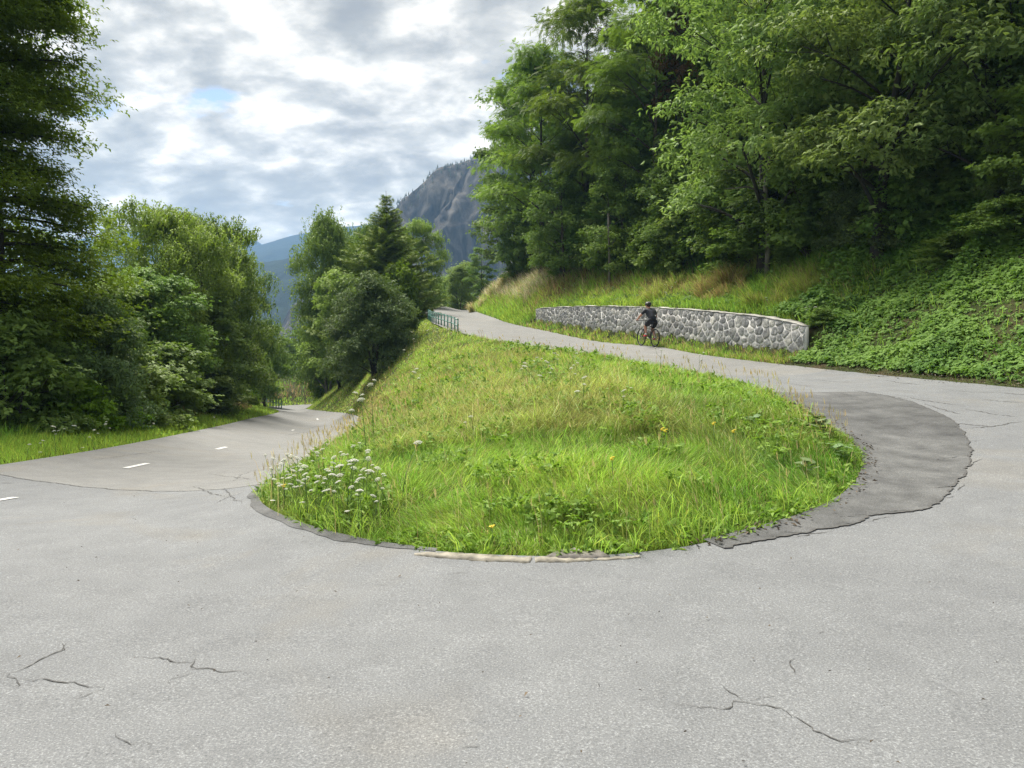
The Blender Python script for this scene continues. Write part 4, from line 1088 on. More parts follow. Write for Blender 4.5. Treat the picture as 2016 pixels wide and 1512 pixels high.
for px, Y, tp, p, hm_, wd in [(130,34,610,MAP[0],13,1.4),(210,42,600,MAP[1],13,1.2),(520,72,640,HAZ[1],9,1.0),(290,50,560,MAP[1],13,1.3),(30,36,640,HAZ[2],9,1.5)]:
    px_plant(p, px, Y, tp, hm_, k * 1.3, 'dark tree filling the wood behind the willows left of the lower road', 'tree', 'dark trees behind the willows', wide=wd); k += 1

# ------------------------------------------------------------------ beyond the far bend of the lower arm
k = 0
for px, Y, tp, p, hm_, wd in [(508,99,655,MAP[0],13,1.25),(535,103,672,HAZ[0],9,1.2),(562,100,668,HAZ[1],9,1.1),(590,104,650,MAP[1],13,1.2),(622,101,655,HAZ[2],9,1.1),(655,106,640,MAP[0],13,1.3),(484,97,650,HAZ[2],9,1.1)]:
    px_plant(p, px, Y, tp, hm_, k * 1.7 + .4, 'dark tree standing in the row beyond the far bend of the lower road', 'tree', 'dark trees beyond the far bend', wide=wd); k += 1
for px, Y, tp in [(500,96,735),(530,98,742),(556,99,748),(584,98,738),(612,97,735),(640,99,730)]:
    px_plant(BUSH[k % 3], px, Y, tp, 3.2, k, 'dark bush on the bank beyond the far bend of the lower road', 'bush', 'dark bushes beyond the far bend', wide=1.5); k += 1
# ------------------------------------------------------------------ on the bank between the two arms
px_plant(BIRCH, 646, 70, 432, 16.5, .6, 'tall grey green birch with hanging twigs, left of the spruce', 'tree', wide=.95)
px_plant(SPR, 762, 66, 376, 12.2, .3, 'pointed dark green spruce standing out against the sky', 'tree', wide=1.0)
px_plant(WIL[1], 822, 84, 436, 11, 1.0, 'light green tree right behind the spruce, in front of the cliff', 'tree', wide=.92)
px_plant(WIL[0], 715, 80, 446, 11, 5.0, 'light green tree between the birch and the spruce', 'tree', wide=.8)
px_plant(SAL[1], 736, 47, 558, 5.0, .9, 'big grey green sallow bush on the bank left of the upper railing', 'bush', wide=1.0)
px_plant(SAL[0], 776, 50, 585, 5.0, 3.3, 'rounded sallow bush next to the upper railing', 'bush', wide=.85)
px_plant(SAL[0], 704, 55, 588, 5.0, 4.9, 'grey green sallow bush low on the bank below the birch', 'bush', wide=.9)
px_plant(HAZ[1], 668, 60, 540, 9, 2.0, 'yellowish hazel on the bank between birch and sallow bushes', 'tree', wide=.8)
px_plant(YEL[0], 632, 72, 735, 2.6, 2.0, 'bright yellow green bush by the far bend at the foot of the bank', 'bush', wide=.75)
px_plant(YEL[1], 795, 62, 530, 2.6, 3.0, 'yellow green bush in front of the spruce beside the upper road', 'bush', wide=.62)
px_plant(HAZ[2], 850, 88, 548, 9, 3.0, 'small dark tree at the end of the upper road, left side', 'tree', wide=1.1)
px_plant(HAZ[0], 805, 78, 560, 9, 1.6, 'dark hazel behind the upper railing', 'tree', wide=1.0)
k = 0
for px, Y, tp, p, hm_, wd in [(880,118,545,HAZ[0],9,1.1),(915,115,520,HAZ[1],9,1.2),(860,124,555,HAZ[2],9,1.3),(900,128,535,MAP[0],13,1.0)]:
    px_plant(p, px, Y, tp, hm_, k, 'dark tree closing the view at the end of the upper road', 'tree', 'dark trees at the end of the upper road', wide=wd); k += 1
px_plant(MAP[1], 948, 92, 488, 13, .5, 'rounded dark tree at the top of the upper road, against the cliff', 'tree', wide=1.0)
px_plant(HAZ[1], 905, 98, 525, 9, .9, 'low dark tree at the bend where the upper road disappears', 'tree', wide=1.0)

# ------------------------------------------------------------------ the wood above the upper arm
def off_out(Y, d):
    i = np.argmin(np.abs(OUT[:UP_END, 1] - Y)); p = OUT[i, :2] + ONRM[i] * d; return p
for k, (px, Y, tp, p, wd) in enumerate([(1022,70,440,HAZ[1],1.2),(1052,66,420,HAZ[0],1.0),(1085,61,390,HAZ[2],1.0)]):
    px_plant(p, px, Y, tp, 9, k * 2.0, ['leftmost low hazel filling the foot of the tall corner maple', 'hazel right of the corner maple, its leaves down to the grass', 'third hazel from the left corner of the wood'][k], 'tree', wide=wd)
WOODG = 'trees of the wood above the upper road'
px_plant(MAP[0], 1012, 75, 205, 13, .4, 'tall dark maple at the left corner of the wood, foliage down to the grass', 'tree', wide=.82)
px_plant(ROB[0], 1065, 58, 95, 13, 1.1, 'tall robinia at the left skyline of the wood', 'tree', wide=1.0)
px_plant(ROB[1], 1150, 52, -10, 13, 2.0, 'tall feathery robinia with branching dark stems against the sky', 'tree', wide=.95)
px_plant(MAP[1], 1045, 70, 130, 13, 3.0, 'dark maple behind the corner maple of the wood', 'tree', wide=1.0)
px_plant(ROB[2], 1290, 46, -60, 13, .3, 'light green robinia with drooping sprays above the cyclist', 'tree', wide=1.0)
px_plant(HAZ[0], 1110, 51, 330, 9, 1.9, 'leafy hazel at the wood edge, left of the pale trunk', 'tree', wide=.95)
px_plant(HAZ[1], 1215, 46, 330, 9, 2.8, 'broad hazel at the wood edge above the left part of the wall', 'tree', wide=1.0)
px_plant(HAZ[2], 1330, 41, 300, 9, .5, 'hazel at the wood edge straight above the cyclist', 'tree', wide=1.0)
px_plant(RUST, 1340, 45, 25, 10, .5, 'tree with a withered rusty brown crown high in the wood', 'tree', wide=.75)
px_plant(HAZ[0], 1450, 36, 270, 9, 4.5, 'hazel behind the dry grass tuft above the wall', 'tree', wide=1.05)
px_plant(BIGL[0], 1500, 33, -90, 12, .4, 'large leaved chestnut overhanging above the right part of the wall', 'tree', wide=1.05)
px_plant(BIGL[1], 1720, 27, -140, 12, 1.4, 'large leaved chestnut with pale glossy leaves at the upper right', 'tree', wide=1.1)
px_plant(BIGL[0], 1960, 24, -180, 12, 3.0, 'large leaved chestnut at the right edge of the photo', 'tree', wide=1.1)
px_plant(HAZ[1], 1590, 31, 200, 9, 1.0, 'shady hazel under the overhanging chestnut', 'tree', wide=1.0)
px_plant(ROB[0], 1620, 32, 60, 13, 4.0, 'robinia with light fronds between the two overhanging chestnuts', 'tree', wide=.8)
px_plant(HAZ[2], 1830, 27, 190, 9, 2.0, 'shady hazel behind the ivy covered bank at the right', 'tree', wide=1.0)
k = 0
for d, Y0, Y1, step, set_ in [(10.5, 14, 74, 5.0, 'hm'), (16, 12, 80, 5.2, 'mr'), (23, 12, 84, 6.0, 'rm'), (32, 16, 90, 7.5, 'mr'), (44, 20, 100, 9, 'rm')]:
    Y = Y0
    while Y < Y1:
        p_ = off_out(Y, d + rng.normal(0, .8)); x, y = p_; y += rng.normal(0, .7)
        ty = set_[k % 2]; p = {'h': HAZ, 'm': MAP, 'r': ROB}[ty][rng.integers(0, 2 if ty == 'm' else 3)]
        s = rng.uniform(.85, 1.15) * (1.0 if ty != 'h' else 1.15)
        plant(p, x, y, rng.random() * 6.28, (s, s, s * rng.uniform(.95, 1.15)), 'tree standing deep in the dark wood behind the trees of its front edge', 'tree', WOODG)
        Y += step * rng.uniform(.8, 1.2); k += 1
# shrub layer along the wood's front edge
k = 0
Y = 11.0
while Y < 66:
    for d, sc0 in ((5.9, .95), (7.4, 1.2), (9.4, 1.35)):
        if Y > 44: d -= .6
        if Y < 24: d += 1.6
        p_ = off_out(Y + rng.normal(0, .5), d + rng.normal(0, .35))
        p = (BUSH + SAL[:1])[rng.integers(0, 4)]; s = sc0 * rng.uniform(.75, 1.2) * (.62 if p is SAL[0] else 1.0)
        plant(p, p_[0], p_[1], rng.random() * 6.28, (s * 1.1, s * 1.1, s), 'leafy shrub along the front edge of the wood above the grass bank', 'bush', 'shrubs along the edge of the wood')
        k += 1
    Y += 2.0
for Y, d, hh in [(14, 9.5, 5), (17, 10.5, 6.5), (20, 9.2, 5.5), (23.5, 9.0, 6.5), (27, 8.6, 6), (31, 8.0, 5.5), (36, 8.2, 6), (41, 8.0, 5.5)]:
    p_ = off_out(Y, d); s = hh / 9 * rng.uniform(.9, 1.1)
    plant(HAZ[rng.integers(0, 3)], p_[0], p_[1], rng.random() * 6.28, (s * 1.3, s * 1.3, s), 'young hazel between the shrubs at the dark front edge of the wood', 'tree', 'young hazels at the front of the wood')
for k, (px, py, hh) in enumerate([(1720,500,1.0),(1880,520,1.0),(1990,480,1.3),(1620,640,.6),(1560,520,1.0),(1780,450,1.5),(1900,430,1.6)]):
    q = rc(px, py, t0=12); s = hh / 3.2
    plant(BUSH[k % 3], q[0], q[1], k * 1.1, (s * 1.7, s * 1.7, s), 'low leafy bramble clump rising out of the creepers on the bank right of the wall', 'bush', 'bramble clumps on the leafy bank')
for k, (px, Y, tp, l) in enumerate([(1470,34.5,432,'dark shrub right behind the dry grass tuft above the wall'),(1535,33.2,425,'dark green shrub at the wood edge right of the pale broken trunk'),(1600,31.2,440,'dense dark shrub at the wood edge above the right end of the wall'),(1668,29.6,425,'shady shrub between the wall end and the first bramble clumps'),(1735,27.6,420,'large shady shrub under the chestnut at the right')]):
    px_plant((BUSH + SAL[1:])[k % 4], px, Y, tp, 5.0 if k % 4 == 3 else 3.2, k * 1.4, l, 'bush', wide=1.5)
# single things that catch the eye in the wood
def dead_trunk():
    mb = MB(); mb.tube([(0, 0, -.3), (.05, 0, 1.5), (-.05, .05, 3.2), (.1, 0, 4.4)], [.10, .09, .075, .05], 8); mb.tube([(-.02, .03, 2.9), (-.7, 0, 3.1), (-1.5, 0, 3.0)], [.04, .03, .012], 5); mb.tube([(.02, 0, 3.6), (.6, .1, 4.0)], [.035, .012], 5)
    root = empty('dead_tree'); mb.build('trunk', BARK_PALE, root)
    return dict(root=root, used=False)
px_plant(dead_trunk(), 1507, 32.3, 292, 4.4, .2, 'broken pale trunk with a side branch at the dark edge of the wood', 'tree')
def bare_stem():
    mb = MB(); mb.tube([(0, 0, -.3), (.04, 0, 1.2), (0, .05, 2.6), (-.06, 0, 4.2)], [.075, .065, .055, .04], 8); mb.tube([(0, .02, 2.2), (.4, 0, 3.0)], [.03, .012], 5)
    root = empty('bare_stem_tree'); mb.build('trunk', BARK_PALE, root); return dict(root=root, used=False)
px_plant(bare_stem(), 1198, 44.5, 420, 4.2, .0, 'thin pale trunk at the wood edge above the left half of the wall', 'tree')
# ------------------------------------------------------------------ grass
GR = np.random.default_rng(77)
G_DEEP, G_FRESH, G_YEL, STRAW, BROWN, PALE = (np.array(c) for c in ((.165, .340, .045), (.285, .475, .070), (.440, .590, .085), (.540, .440, .200), (.270, .180, .085), (.62, .54, .34)))
def blades(x, y, h, wdt, lean_dir, lean, tint, z=None, fine=True):
    """curved blades -> verts, quads, tris, face tints"""
    n_ = len(x); z = H(x, y) if z is None else z
    a = GR.random(n_) * 2 * PI; sx, sy = np.cos(a) * wdt / 2, np.sin(a) * wdt / 2
    lx, ly = np.cos(lean_dir) * lean * h, np.sin(lean_dir) * lean * h
    hz = h * np.sqrt(np.clip(1 - (lean * .72) ** 2, .12, 1))
    def ring(f, g, wf):
        return [np.column_stack([x + lx * g + s * sx * wf, y + ly * g + s * sy * wf, z - .02 + hz * f]) for s in (-1, 1)]
    tip = np.column_stack([x + lx, y + ly, z + hz * np.where(lean > .75, .80, 1.0)])
    if fine:
        r0, r1, r2 = ring(0, 0, 1), ring(.50, .16, .9), ring(.86, .52, .62)
        V = np.stack([r0[0], r0[1], r1[0], r1[1], r2[0], r2[1], tip], 1).reshape(-1, 3); b = np.arange(n_)[:, None] * 7
        Q = np.concatenate([b + [0, 1, 3, 2], b + [2, 3, 5, 4]]); T = b + [4, 5, 6]; ft = np.concatenate([tint, tint, tint])
    else:
        r0, r1 = ring(0, 0, 1), ring(.6, .28, .85)
        V = np.stack([r0[0], r0[1], r1[0], r1[1], tip], 1).reshape(-1, 3); b = np.arange(n_)[:, None] * 5
        Q = b + [0, 1, 3, 2]; T = b + [2, 3, 4]; ft = np.concatenate([tint, tint])
    return V, Q, T, ft
class Lawn:
    def __init__(s): s.V, s.Q, s.T, s.fq, s.ft, s.n = [], [], [], [], [], 0
    def add(s, V, Q, T, f):
        s.V.append(V); s.Q.append(Q + s.n); s.T.append(T + s.n); s.fq.append(f[:len(Q)]); s.ft.append(f[len(Q):]); s.n += len(V)
    def build(s, name, mat, parent=None):
        return obj(name, build_mesh(name, np.concatenate(s.V), np.concatenate(s.Q), np.concatenate(s.T), mat, {'tint': np.concatenate(s.fq + s.ft)}), parent)
GRASSM = tint_mat('grass_blade', .46, .65, .12)
def logpolar(n_, a0, a1, r0, r1, p=1.0):
    a = np.radians(GR.uniform(a0, a1, n_)); r = r0 * (r1 / r0) ** GR.random(n_)
    return np.sin(a) * r, np.cos(a) * r, r
def mix3(A, B, f): return A * (1 - f[:, None]) + B * f[:, None]
def jitter(t, s=.28):
    k = len(t); return np.clip(t * (1 + GR.normal(0, s, (k, 1))) * (1 + GR.normal(0, .07, (k, 3))), .012, .8)

# ---- the island between the two arms
x, y, r = logpolar(980000, -26, 29, 5.3, 80); _e = logpolar(110000, -19, -6, 22, 78); x, y, r = [np.concatenate(q) for q in zip((x, y, r), _e)]
m = inpoly(x, y, ISLPOLY); x, y, r = x[m], y[m], r[m]
de, _ = seg_dist(x, y, INs)
m = de > .02 + .05 * GR.random(len(x)); x, y, r, de = x[m], y[m], r[m], de[m]
big = fbm(x, y, 3, 2.6, 4); med = fbm(x, y, 8, .9, 3); sml = vnoise(x, y, 12, .35)
px_ = 1008 + FPX * x / y
# dry, tangled zone: upper left of the mound and its whole left shoulder
dry = np.clip((y - 9.5) / 4, 0, 1) * np.clip((1.9 + .02 * y - x) / 2.4, 0, 1) * np.clip(1.35 - np.abs(y - 15) / 22, .35, 1)
shoulder = np.clip((y - 14) / 8, 0, 1) * np.clip((46 - y) / 12, .2, 1) * np.clip((-.12 * y - .6 - x) / 2.0, 0, 1)
far_bank = (y > 46) * 1.0
dryv = np.clip(dry * (.30 + 1.1 * (big - .40)) + shoulder * .75 + .5 * np.clip(med - .62, 0, 1), 0, 1)
edge_f = np.clip(de / .9, 0, 1)
tus = vnoise(x, y, 33, .42); h = (.075 + .125 * edge_f) * (.45 + .6 * med + .6 * tus) * (.6 + .7 * GR.random(len(x)))
fold = np.clip((y - 9.3 - .7 * (vnoise(x, y, 37, .7) - .5)) / .25, 0, 1) * np.clip((19 - y) / 6, 0, 1) * np.clip((x + 2.3) / .8, 0, 1) * np.clip((2.6 + .02 * y - x) / .9, 0, 1); below = (1 - fold) * np.clip(1 - np.abs(y - 8.9) / .7, 0, 1) * np.clip((x + 2) / .6, 0, 1) * np.clip((2.3 - x) / .6, 0, 1)
h *= (1 + .25 * shoulder) * (1 + .55 * fold) * (1 - .3 * below)
h *= np.where(y > 30, .9, 1.0)
front = np.clip((9 - y) / 3, 0, 1)
h *= 1 - .25 * front
upn = np.clip(1 - de / .9, 0, 1) * (x > -.09 * y) * np.clip((y - 13) / 4, 0, 1); h += upn * .26 * GR.random(len(x)) * (y < 60)
# a lean that swirls from tuft to tuft
ld = 2 * PI * 1.6 * fbm(x, y, 21, 1.1, 3) + GR.normal(0, .7, len(x))
ln = np.clip(.50 + .75 * vnoise(x, y, 31, .8) + GR.normal(0, .28, len(x)), .05, 1.3)
ln = np.clip(ln + .35 * fold, .05, 1.3); ld = np.where(GR.random(len(x)) < .75 * fold, GR.normal(-1.5, 1.0, len(x)), ld)
wd = (.0034 + .0024 * GR.random(len(x))) * np.maximum(1, r / 7.5) ** .93
t = mix3(np.tile(G_DEEP, (len(x), 1)), G_FRESH, np.clip((big - .32) * 2.4 + GR.normal(0, .22, len(x)), 0, 1))
t = mix3(t, G_YEL, np.clip((med - .48) * 1.6 + .28 * np.clip((y - 12) / 10, 0, 1) + .12 + GR.normal(0, .16, len(x)), 0, .85))
isdry = GR.random(len(x)) < dryv * .60 + .05
t[isdry] = mix3(np.tile(STRAW, (isdry.sum(), 1)), BROWN, GR.random(isdry.sum()) ** 1.6)
rb = (GR.random(len(x)) < .10 * np.clip((sml - .5) * 2, 0, 1)); t[rb] = BROWN * 1.2
# thin bare spots
bare = (vnoise(x, y, 55, .5) < .16) & (de < 2.5); kp = ~bare | (GR.random(len(x)) < .35)
ol = np.clip((fbm(x, y, 101, 1.7, 3) - .50) * 3.0, 0, .5)[:, None]; t = t * (1 - ol) + np.array((.20, .24, .05)) * ol
fo = (GR.random(len(x)) < np.clip(.80 * fold + .35 * dry, 0, .85))[:, None]; t = np.where(fo, t * .4 + np.array((.40, .37, .13)) * .6, t)
hl = GR.random(len(x)) < .07; t[hl] = (.50, .58, .26)  # scattered blades tinted pale, highlights painted into the grass colour
t = jitter(t, .34)
LW = Lawn()
for sel, fine in ((kp & (r < 17), True), (kp & (r >= 17), False)):
    LW.add(*blades(x[sel], y[sel], h[sel], wd[sel], ld[sel], ln[sel], t[sel], fine=fine))
# broad bright tussock blades
x2, y2, r2 = logpolar(26000, -24, 28, 5.6, 26); m = inpoly(x2, y2, ISLPOLY); x2, y2, r2 = x2[m], y2[m], r2[m]
m = vnoise(x2, y2, 41, .55) > .56; x2, y2, r2 = x2[m], y2[m], r2[m]; k = len(x2)
LW.add(*blades(x2, y2, GR.uniform(.16, .34, k), GR.uniform(.005, .009, k) * np.maximum(1, r2 / 10), 2 * PI * 2 * vnoise(x2, y2, 43, .5) + GR.normal(0, .9, k), GR.uniform(.4, 1.1, k), jitter(mix3(np.tile(G_FRESH, (k, 1)), G_YEL, GR.random(k)), .2)))
# tall straw stalks with seed heads along the skyline, the shoulder and the road edge
def stalks(x, y, h0, h1, tint, lw, r, heads=True):
    k = len(x); hh = GR.uniform(h0, h1, k); d = GR.normal(2.6, .9, k); l = np.abs(GR.normal(.22, .14, k)); w_ = .0028 * np.maximum(1, r / 6)
    tt = jitter(np.tile(tint, (k, 1)), .25)
    lw.add(*blades(x, y, hh, w_, d, l, tt))
    if heads:
        hx, hy = x + np.cos(d) * l * hh * .9, y + np.sin(d) * l * hh * .9; z = H(x, y) + hh * .88
        for e in range(3): lw.add(*blades(hx + GR.normal(0, .008, k), hy + GR.normal(0, .008, k), hh * .12 + .02, w_ * 1.5, d + GR.normal(0, .5, k), np.full(k, .35), jitter(np.tile(tint * 1.05, (k, 1)), .25), z=z + e * .012, fine=False))
x3, y3, r3 = logpolar(60000, -26, 29, 6, 62); m = inpoly(x3, y3, ISLPOLY); x3, y3, r3 = x3[m], y3[m], r3[m]; d3, _ = seg_dist(x3, y3, INs)
up_edge = (d3 < .7) & (x3 > -.09 * y3) & (y3 > 9); sh = (-.12 * y3 - .2 > x3) & (y3 > 10) & (y3 < 46); nose = (d3 < 1.0) & (y3 < 22) & (x3 < -2.2)
m = (up_edge & (GR.random(len(x3)) < .09)) | (sh & (GR.random(len(x3)) < .08)) | (nose & (GR.random(len(x3)) < .05)) | (GR.random(len(x3)) < .02)
stalks(x3[m], y3[m], .22, .52, STRAW * 1.0, LW, r3[m])
tag(LW.build('meadow_grass', GRASSM), 'long green and straw coloured meadow grass covering the island between the road arms', 'grass', kind='stuff')

# ---- verge left of the lower arm
LV = Lawn()
x, y, r = logpolar(420000, -62, -8, 8, 100)
d, bi = side_of_outer(x, y)
m = (~inpoly(x, y, ROADPOLY)) & (bi > LO_START - 12) & (d < 5.5) & (d > .03) & ~inpoly(x, y, ISLPOLY); x, y, r, d = x[m], y[m], r[m], d[m]
near_v = d < 1.9; kp = near_v | (GR.random(len(x)) < .55); x, y, r, d, near_v = x[kp], y[kp], r[kp], d[kp], near_v[kp]
med = fbm(x, y, 61, .8, 3)
h = np.where(near_v, .10 + .16 * np.clip(d / 1.2, 0, 1), .28 + .25 * med) * (.6 + .8 * GR.random(len(x)))
t = mix3(np.tile(G_FRESH, (len(x), 1)), G_YEL, np.clip(GR.normal(.55, .3, len(x)), 0, 1)); far_ = d > 2.0
t[far_] = mix3(np.tile(G_DEEP, (far_.sum(), 1)), G_FRESH, GR.random(far_.sum()))
dr = (d > 1.7) & (d < 4.4) & (GR.random(len(x)) < np.clip((y - 20) / 14, 0, .6)); t[dr] = mix3(np.tile(BROWN, (dr.sum(), 1)), STRAW, GR.random(dr.sum()) * .8); h[dr] *= 1.5
LV.add(*blades(x, y, h, (.005 + .003 * GR.random(len(x))) * np.maximum(1, r / 8) ** .93, GR.random(len(x)) * 6.28, np.clip(GR.normal(.45, .25, len(x)), .05, 1.1), jitter(t), fine=False))
tag(LV.build('verge_grass', GRASSM), 'bright green verge grass with dry stalks left of the lower road', 'grass', kind='stuff')

# ---- bank above the upper arm
LB = Lawn()
x, y, r = logpolar(620000, -8, 37, 11, 105)
d, bi = side_of_outer(x, y)
m = (~inpoly(x, y, ROADPOLY)) & (bi < UP_END + 8) & (d < 8.5) & (d > .03) & ~inpoly(x, y, ISLPOLY); x, y, r, d = x[m], y[m], r[m], d[m]
wz = (y > WALL_Y0 - .1) & (y < WALL_Y1 + .2)
strip_ = wz & (d < .98); inside_wall = wz & (d >= .98) & (d < 1.5)
yn = np.clip((WALL_Y0 + 2.2 + .35 * d - y) / 2.5, 0, 1)     # 1 = the leafy bank right of the wall
big = fbm(x, y, 71, 2.4, 4); med = fbm(x, y, 73, .8, 3)
prob = np.where(inside_wall, 0, np.where(strip_, .85, 1 - .975 * yn)) * np.where(d > 6.5, .4, 1) * np.where((d < .5) & (y < WALL_Y0), .10, 1)
m = GR.random(len(x)) < prob; x, y, r, d, wz, strip_, yn, big, med = [q[m] for q in (x, y, r, d, wz, strip_, yn, big, med)]
far_b = np.clip((y - 44) / 6, 0, 1)
h = (.20 + .30 * med) * (.6 + .8 * GR.random(len(x))); h = np.where(strip_, h * .6, h); h = np.where(wz & (d > 2.8), h * 1.25, h * .9); h *= 1 + .9 * far_b * np.clip(d / 1.5, 0, 1)
t = mix3(np.tile(G_FRESH * .9, (len(x), 1)), G_YEL, np.clip((big - .35) * 1.8 + GR.normal(.05, .2, len(x)), 0, 1))
dv = np.clip((d - 2.2) / 1.6, 0, 1) * np.clip(.15 + (big - .42) * 2.0, 0, .75) * (1 - yn) + .45 * far_b * np.clip((d - .8) / 1, 0, 1) + .30 * strip_
isd = GR.random(len(x)) < dv; t[isd] = mix3(np.tile(STRAW * .9, (isd.sum(), 1)), BROWN, GR.random(isd.sum()) ** 1.5)
pl = (far_b > .5) & (d > 1.6) & (GR.random(len(x)) < .35) & (y > 52); t[pl] = PALE; h[pl] *= 1.3
isg = (d > 5) & (GR.random(len(x)) < .6); t[isg] = G_DEEP
LB.add(*blades(x, y, h, (.005 + .003 * GR.random(len(x))) * np.maximum(1, r / 8) ** .93, GR.normal(3.6, 1.0, len(x)), np.clip(GR.normal(.55, .25, len(x)), .05, 1.1), jitter(t), fine=False))
tag(LB.build('bank_grass', GRASSM), 'green and dry grass on the bank above the upper road and round the wall', 'grass', kind='stuff')

# ---- creeping leafy cover on the right-hand bank
x, y, r = logpolar(260000, 14, 40, 11, 45)
d, bi = side_of_outer(x, y)
m = (~inpoly(x, y, ROADPOLY)) & ~inpoly(x, y, ISLPOLY) & (bi < UP_END + 8) & (d < 15) & (d > .55); x, y, r, d = x[m], y[m], r[m], d[m]
yn = np.clip((WALL_Y0 + 2.4 + .55 * d - y) / 2.0, 0, 1); big = fbm(x, y, 81, 1.5, 4); low = d < 3.0
m = GR.random(len(x)) < np.clip(yn, np.where(d > 5.5, .6, .03), 1) * np.where(big < .38, .35, 1) * np.where(low, .42 + 1.0 * np.clip((big - .44) * 6, 0, 1), 1)
wzz = (y > WALL_Y0 - .1) & (y < WALL_Y1) & (d < 1.6); m &= ~wzz
x, y, r, d, big = x[m], y[m], r[m], d[m], big[m]; k = len(x)
mound = np.clip((big - .40) * 3.0, 0, .9) * (.30 + .12 * np.minimum(d, 6)) * (.5 + vnoise(x, y, 87, .5))
z = H(x, y) + mound * GR.random(k) ** .5 + .03
q = np.column_stack([x, y, z]); nr = np.column_stack([GR.normal(-.45, .40, k), GR.normal(-.30, .40, k), np.ones(k)])
IVT = T_spray(4, 9, .85, .55)
LQ = inst(IVT, q, frames(nr, None, GR), .10 * (.45 + 1.5 * GR.random(k) ** 2 + .6 * vnoise(x, y, 89, .8)) * np.maximum(1, r / 22))
vv = np.repeat(np.clip(1.5 * (fbm(x, y, 83, 1.1, 3) - .5) + .25 + .5 * GR.random(k), 0, 1), 4)
IVY = leaf_mat('creeper_leaf', (.090, .175, .030), (.230, .345, .070), .34, rough=.6, spec=.12, objvar=0)
o = obj('leafy_ground_cover', quads_mesh('leafy_ground_cover', LQ, vv, IVY)); tag(o, 'low leafy creepers and brambles covering the steep bank right of the wall', 'ground cover', kind='stuff')
# low broad-leaved herbs among the island grass and along its edge
x, y, r = logpolar(26000, -26, 29, 5.6, 30); m = inpoly(x, y, ISLPOLY); x, y, r = x[m], y[m], r[m]; de, _ = seg_dist(x, y, INs)
m = (vnoise(x, y, 91, .6) > .60) | ((de < .35) & (vnoise(x, y, 93, .4) > .35)); m &= GR.random(len(x)) < .75; x, y, r, de = x[m], y[m], r[m], de[m]; k = len(x)
q = np.column_stack([x, y, H(x, y) + np.where(de < .35, .04, .13) + .10 * GR.random(k) * np.clip(de, 0, 1)])
LQ = inst(T_spray(5, 14, .5, .6), q, frames(np.column_stack([GR.normal(0, .5, k), GR.normal(-.2, .5, k), np.ones(k)]), None, GR), .085 * GR.uniform(.6, 1.4, k) * np.maximum(1, r / 12))
o = obj('meadow_herbs', quads_mesh('meadow_herbs', LQ, np.repeat(GR.random(k), 5), leaf_mat('herb_leaf', (.12, .24, .03), (.24, .38, .06), .35, objvar=0))); tag(o, 'low broad leaved herbs growing through the island grass', 'ground cover', kind='stuff')
# herbs mixed into the bank grass above the wall
x, y, r = logpolar(70000, -6, 30, 18, 70); d, bi = side_of_outer(x, y)
m = ~inpoly(x, y, ROADPOLY) & ~inpoly(x, y, ISLPOLY) & (bi < UP_END) & (d > 1.7) & (d < 9) & (y > WALL_Y0) & (vnoise(x, y, 95, 1.3) > .47); x, y, r, d = x[m], y[m], r[m], d[m]; k = len(x)
q = np.column_stack([x, y, H(x, y) + .05 + .45 * GR.random(k) * vnoise(x, y, 97, .6)])
LQ = inst(T_spray(5, 16, .5, .6), q, frames(np.column_stack([GR.normal(-.3, .5, k), GR.normal(-.3, .5, k), np.ones(k)]), None, GR), .13 * GR.uniform(.6, 1.4, k) * np.maximum(1, r / 35))
o = obj('bank_herbs', quads_mesh('bank_herbs', LQ, np.repeat(GR.random(k), 5), leaf_mat('bank_herb_leaf', (.070, .140, .035), (.17, .27, .07), .33, objvar=0))); tag(o, 'leafy herbs growing through the grass of the bank above the wall', 'ground cover', kind='stuff')
# dead leaves and twigs at the foot of the right bank and along the patch
x, y, r = logpolar(90000, 2, 42, 8, 30); d, bi = side_of_outer(x, y); ins_ = inpoly(x, y, ROADPOLY)
m = ~inpoly(x, y, ISLPOLY) & (bi < UP_END + 20) & (y < WALL_Y0 + 1) & np.where(ins_, (d < .28) & (GR.random(len(x)) < .35 * np.exp(-d / .15)), d < .95)
x, y, r = x[m], y[m], r[m]
pe = INN[100:175:1]; kk = GR.integers(0, len(pe), 420); ex = pe[kk, 0] + GR.normal(0, .07, 420); ey = pe[kk, 1] + GR.normal(0, .07, 420)
sx, sy, _ = logpolar(140, -34, 34, 2.6, 12); so_ = ~inpoly(sx, sy, ISLPOLY); sx, sy = sx[so_], sy[so_]
x = np.concatenate([x, ex, sx]); y = np.concatenate([y, ey, sy]); k = len(x); lsz = np.ones(k); lsz[len(k * [0]) - len(sx):] = .45
q = np.column_stack([x, y, road_z(x, y) + .012 + .03 * GR.random(k)]); tmq = np.stack([leaf_quad(1, .5, .2, .15), leaf_quad(1.6, .09, .05)])
LQ = inst(tmq[:1], q, frames(np.column_stack([GR.normal(0, .35, k), GR.normal(0, .35, k), np.ones(k)]), None, GR), .042 * GR.uniform(.5, 1.6, k) * lsz)
LIT = leaf_mat('dead_leaf', (.030, .022, .016), (.17, .12, .08), .1, objvar=0)
vv = GR.random(k) ** 2.2
o = obj('leaf_litter', quads_mesh('leaf_litter', LQ, vv, LIT)); tag(o, 'brown dead leaves and crumbs along the road edge', 'leaf litter', kind='stuff')

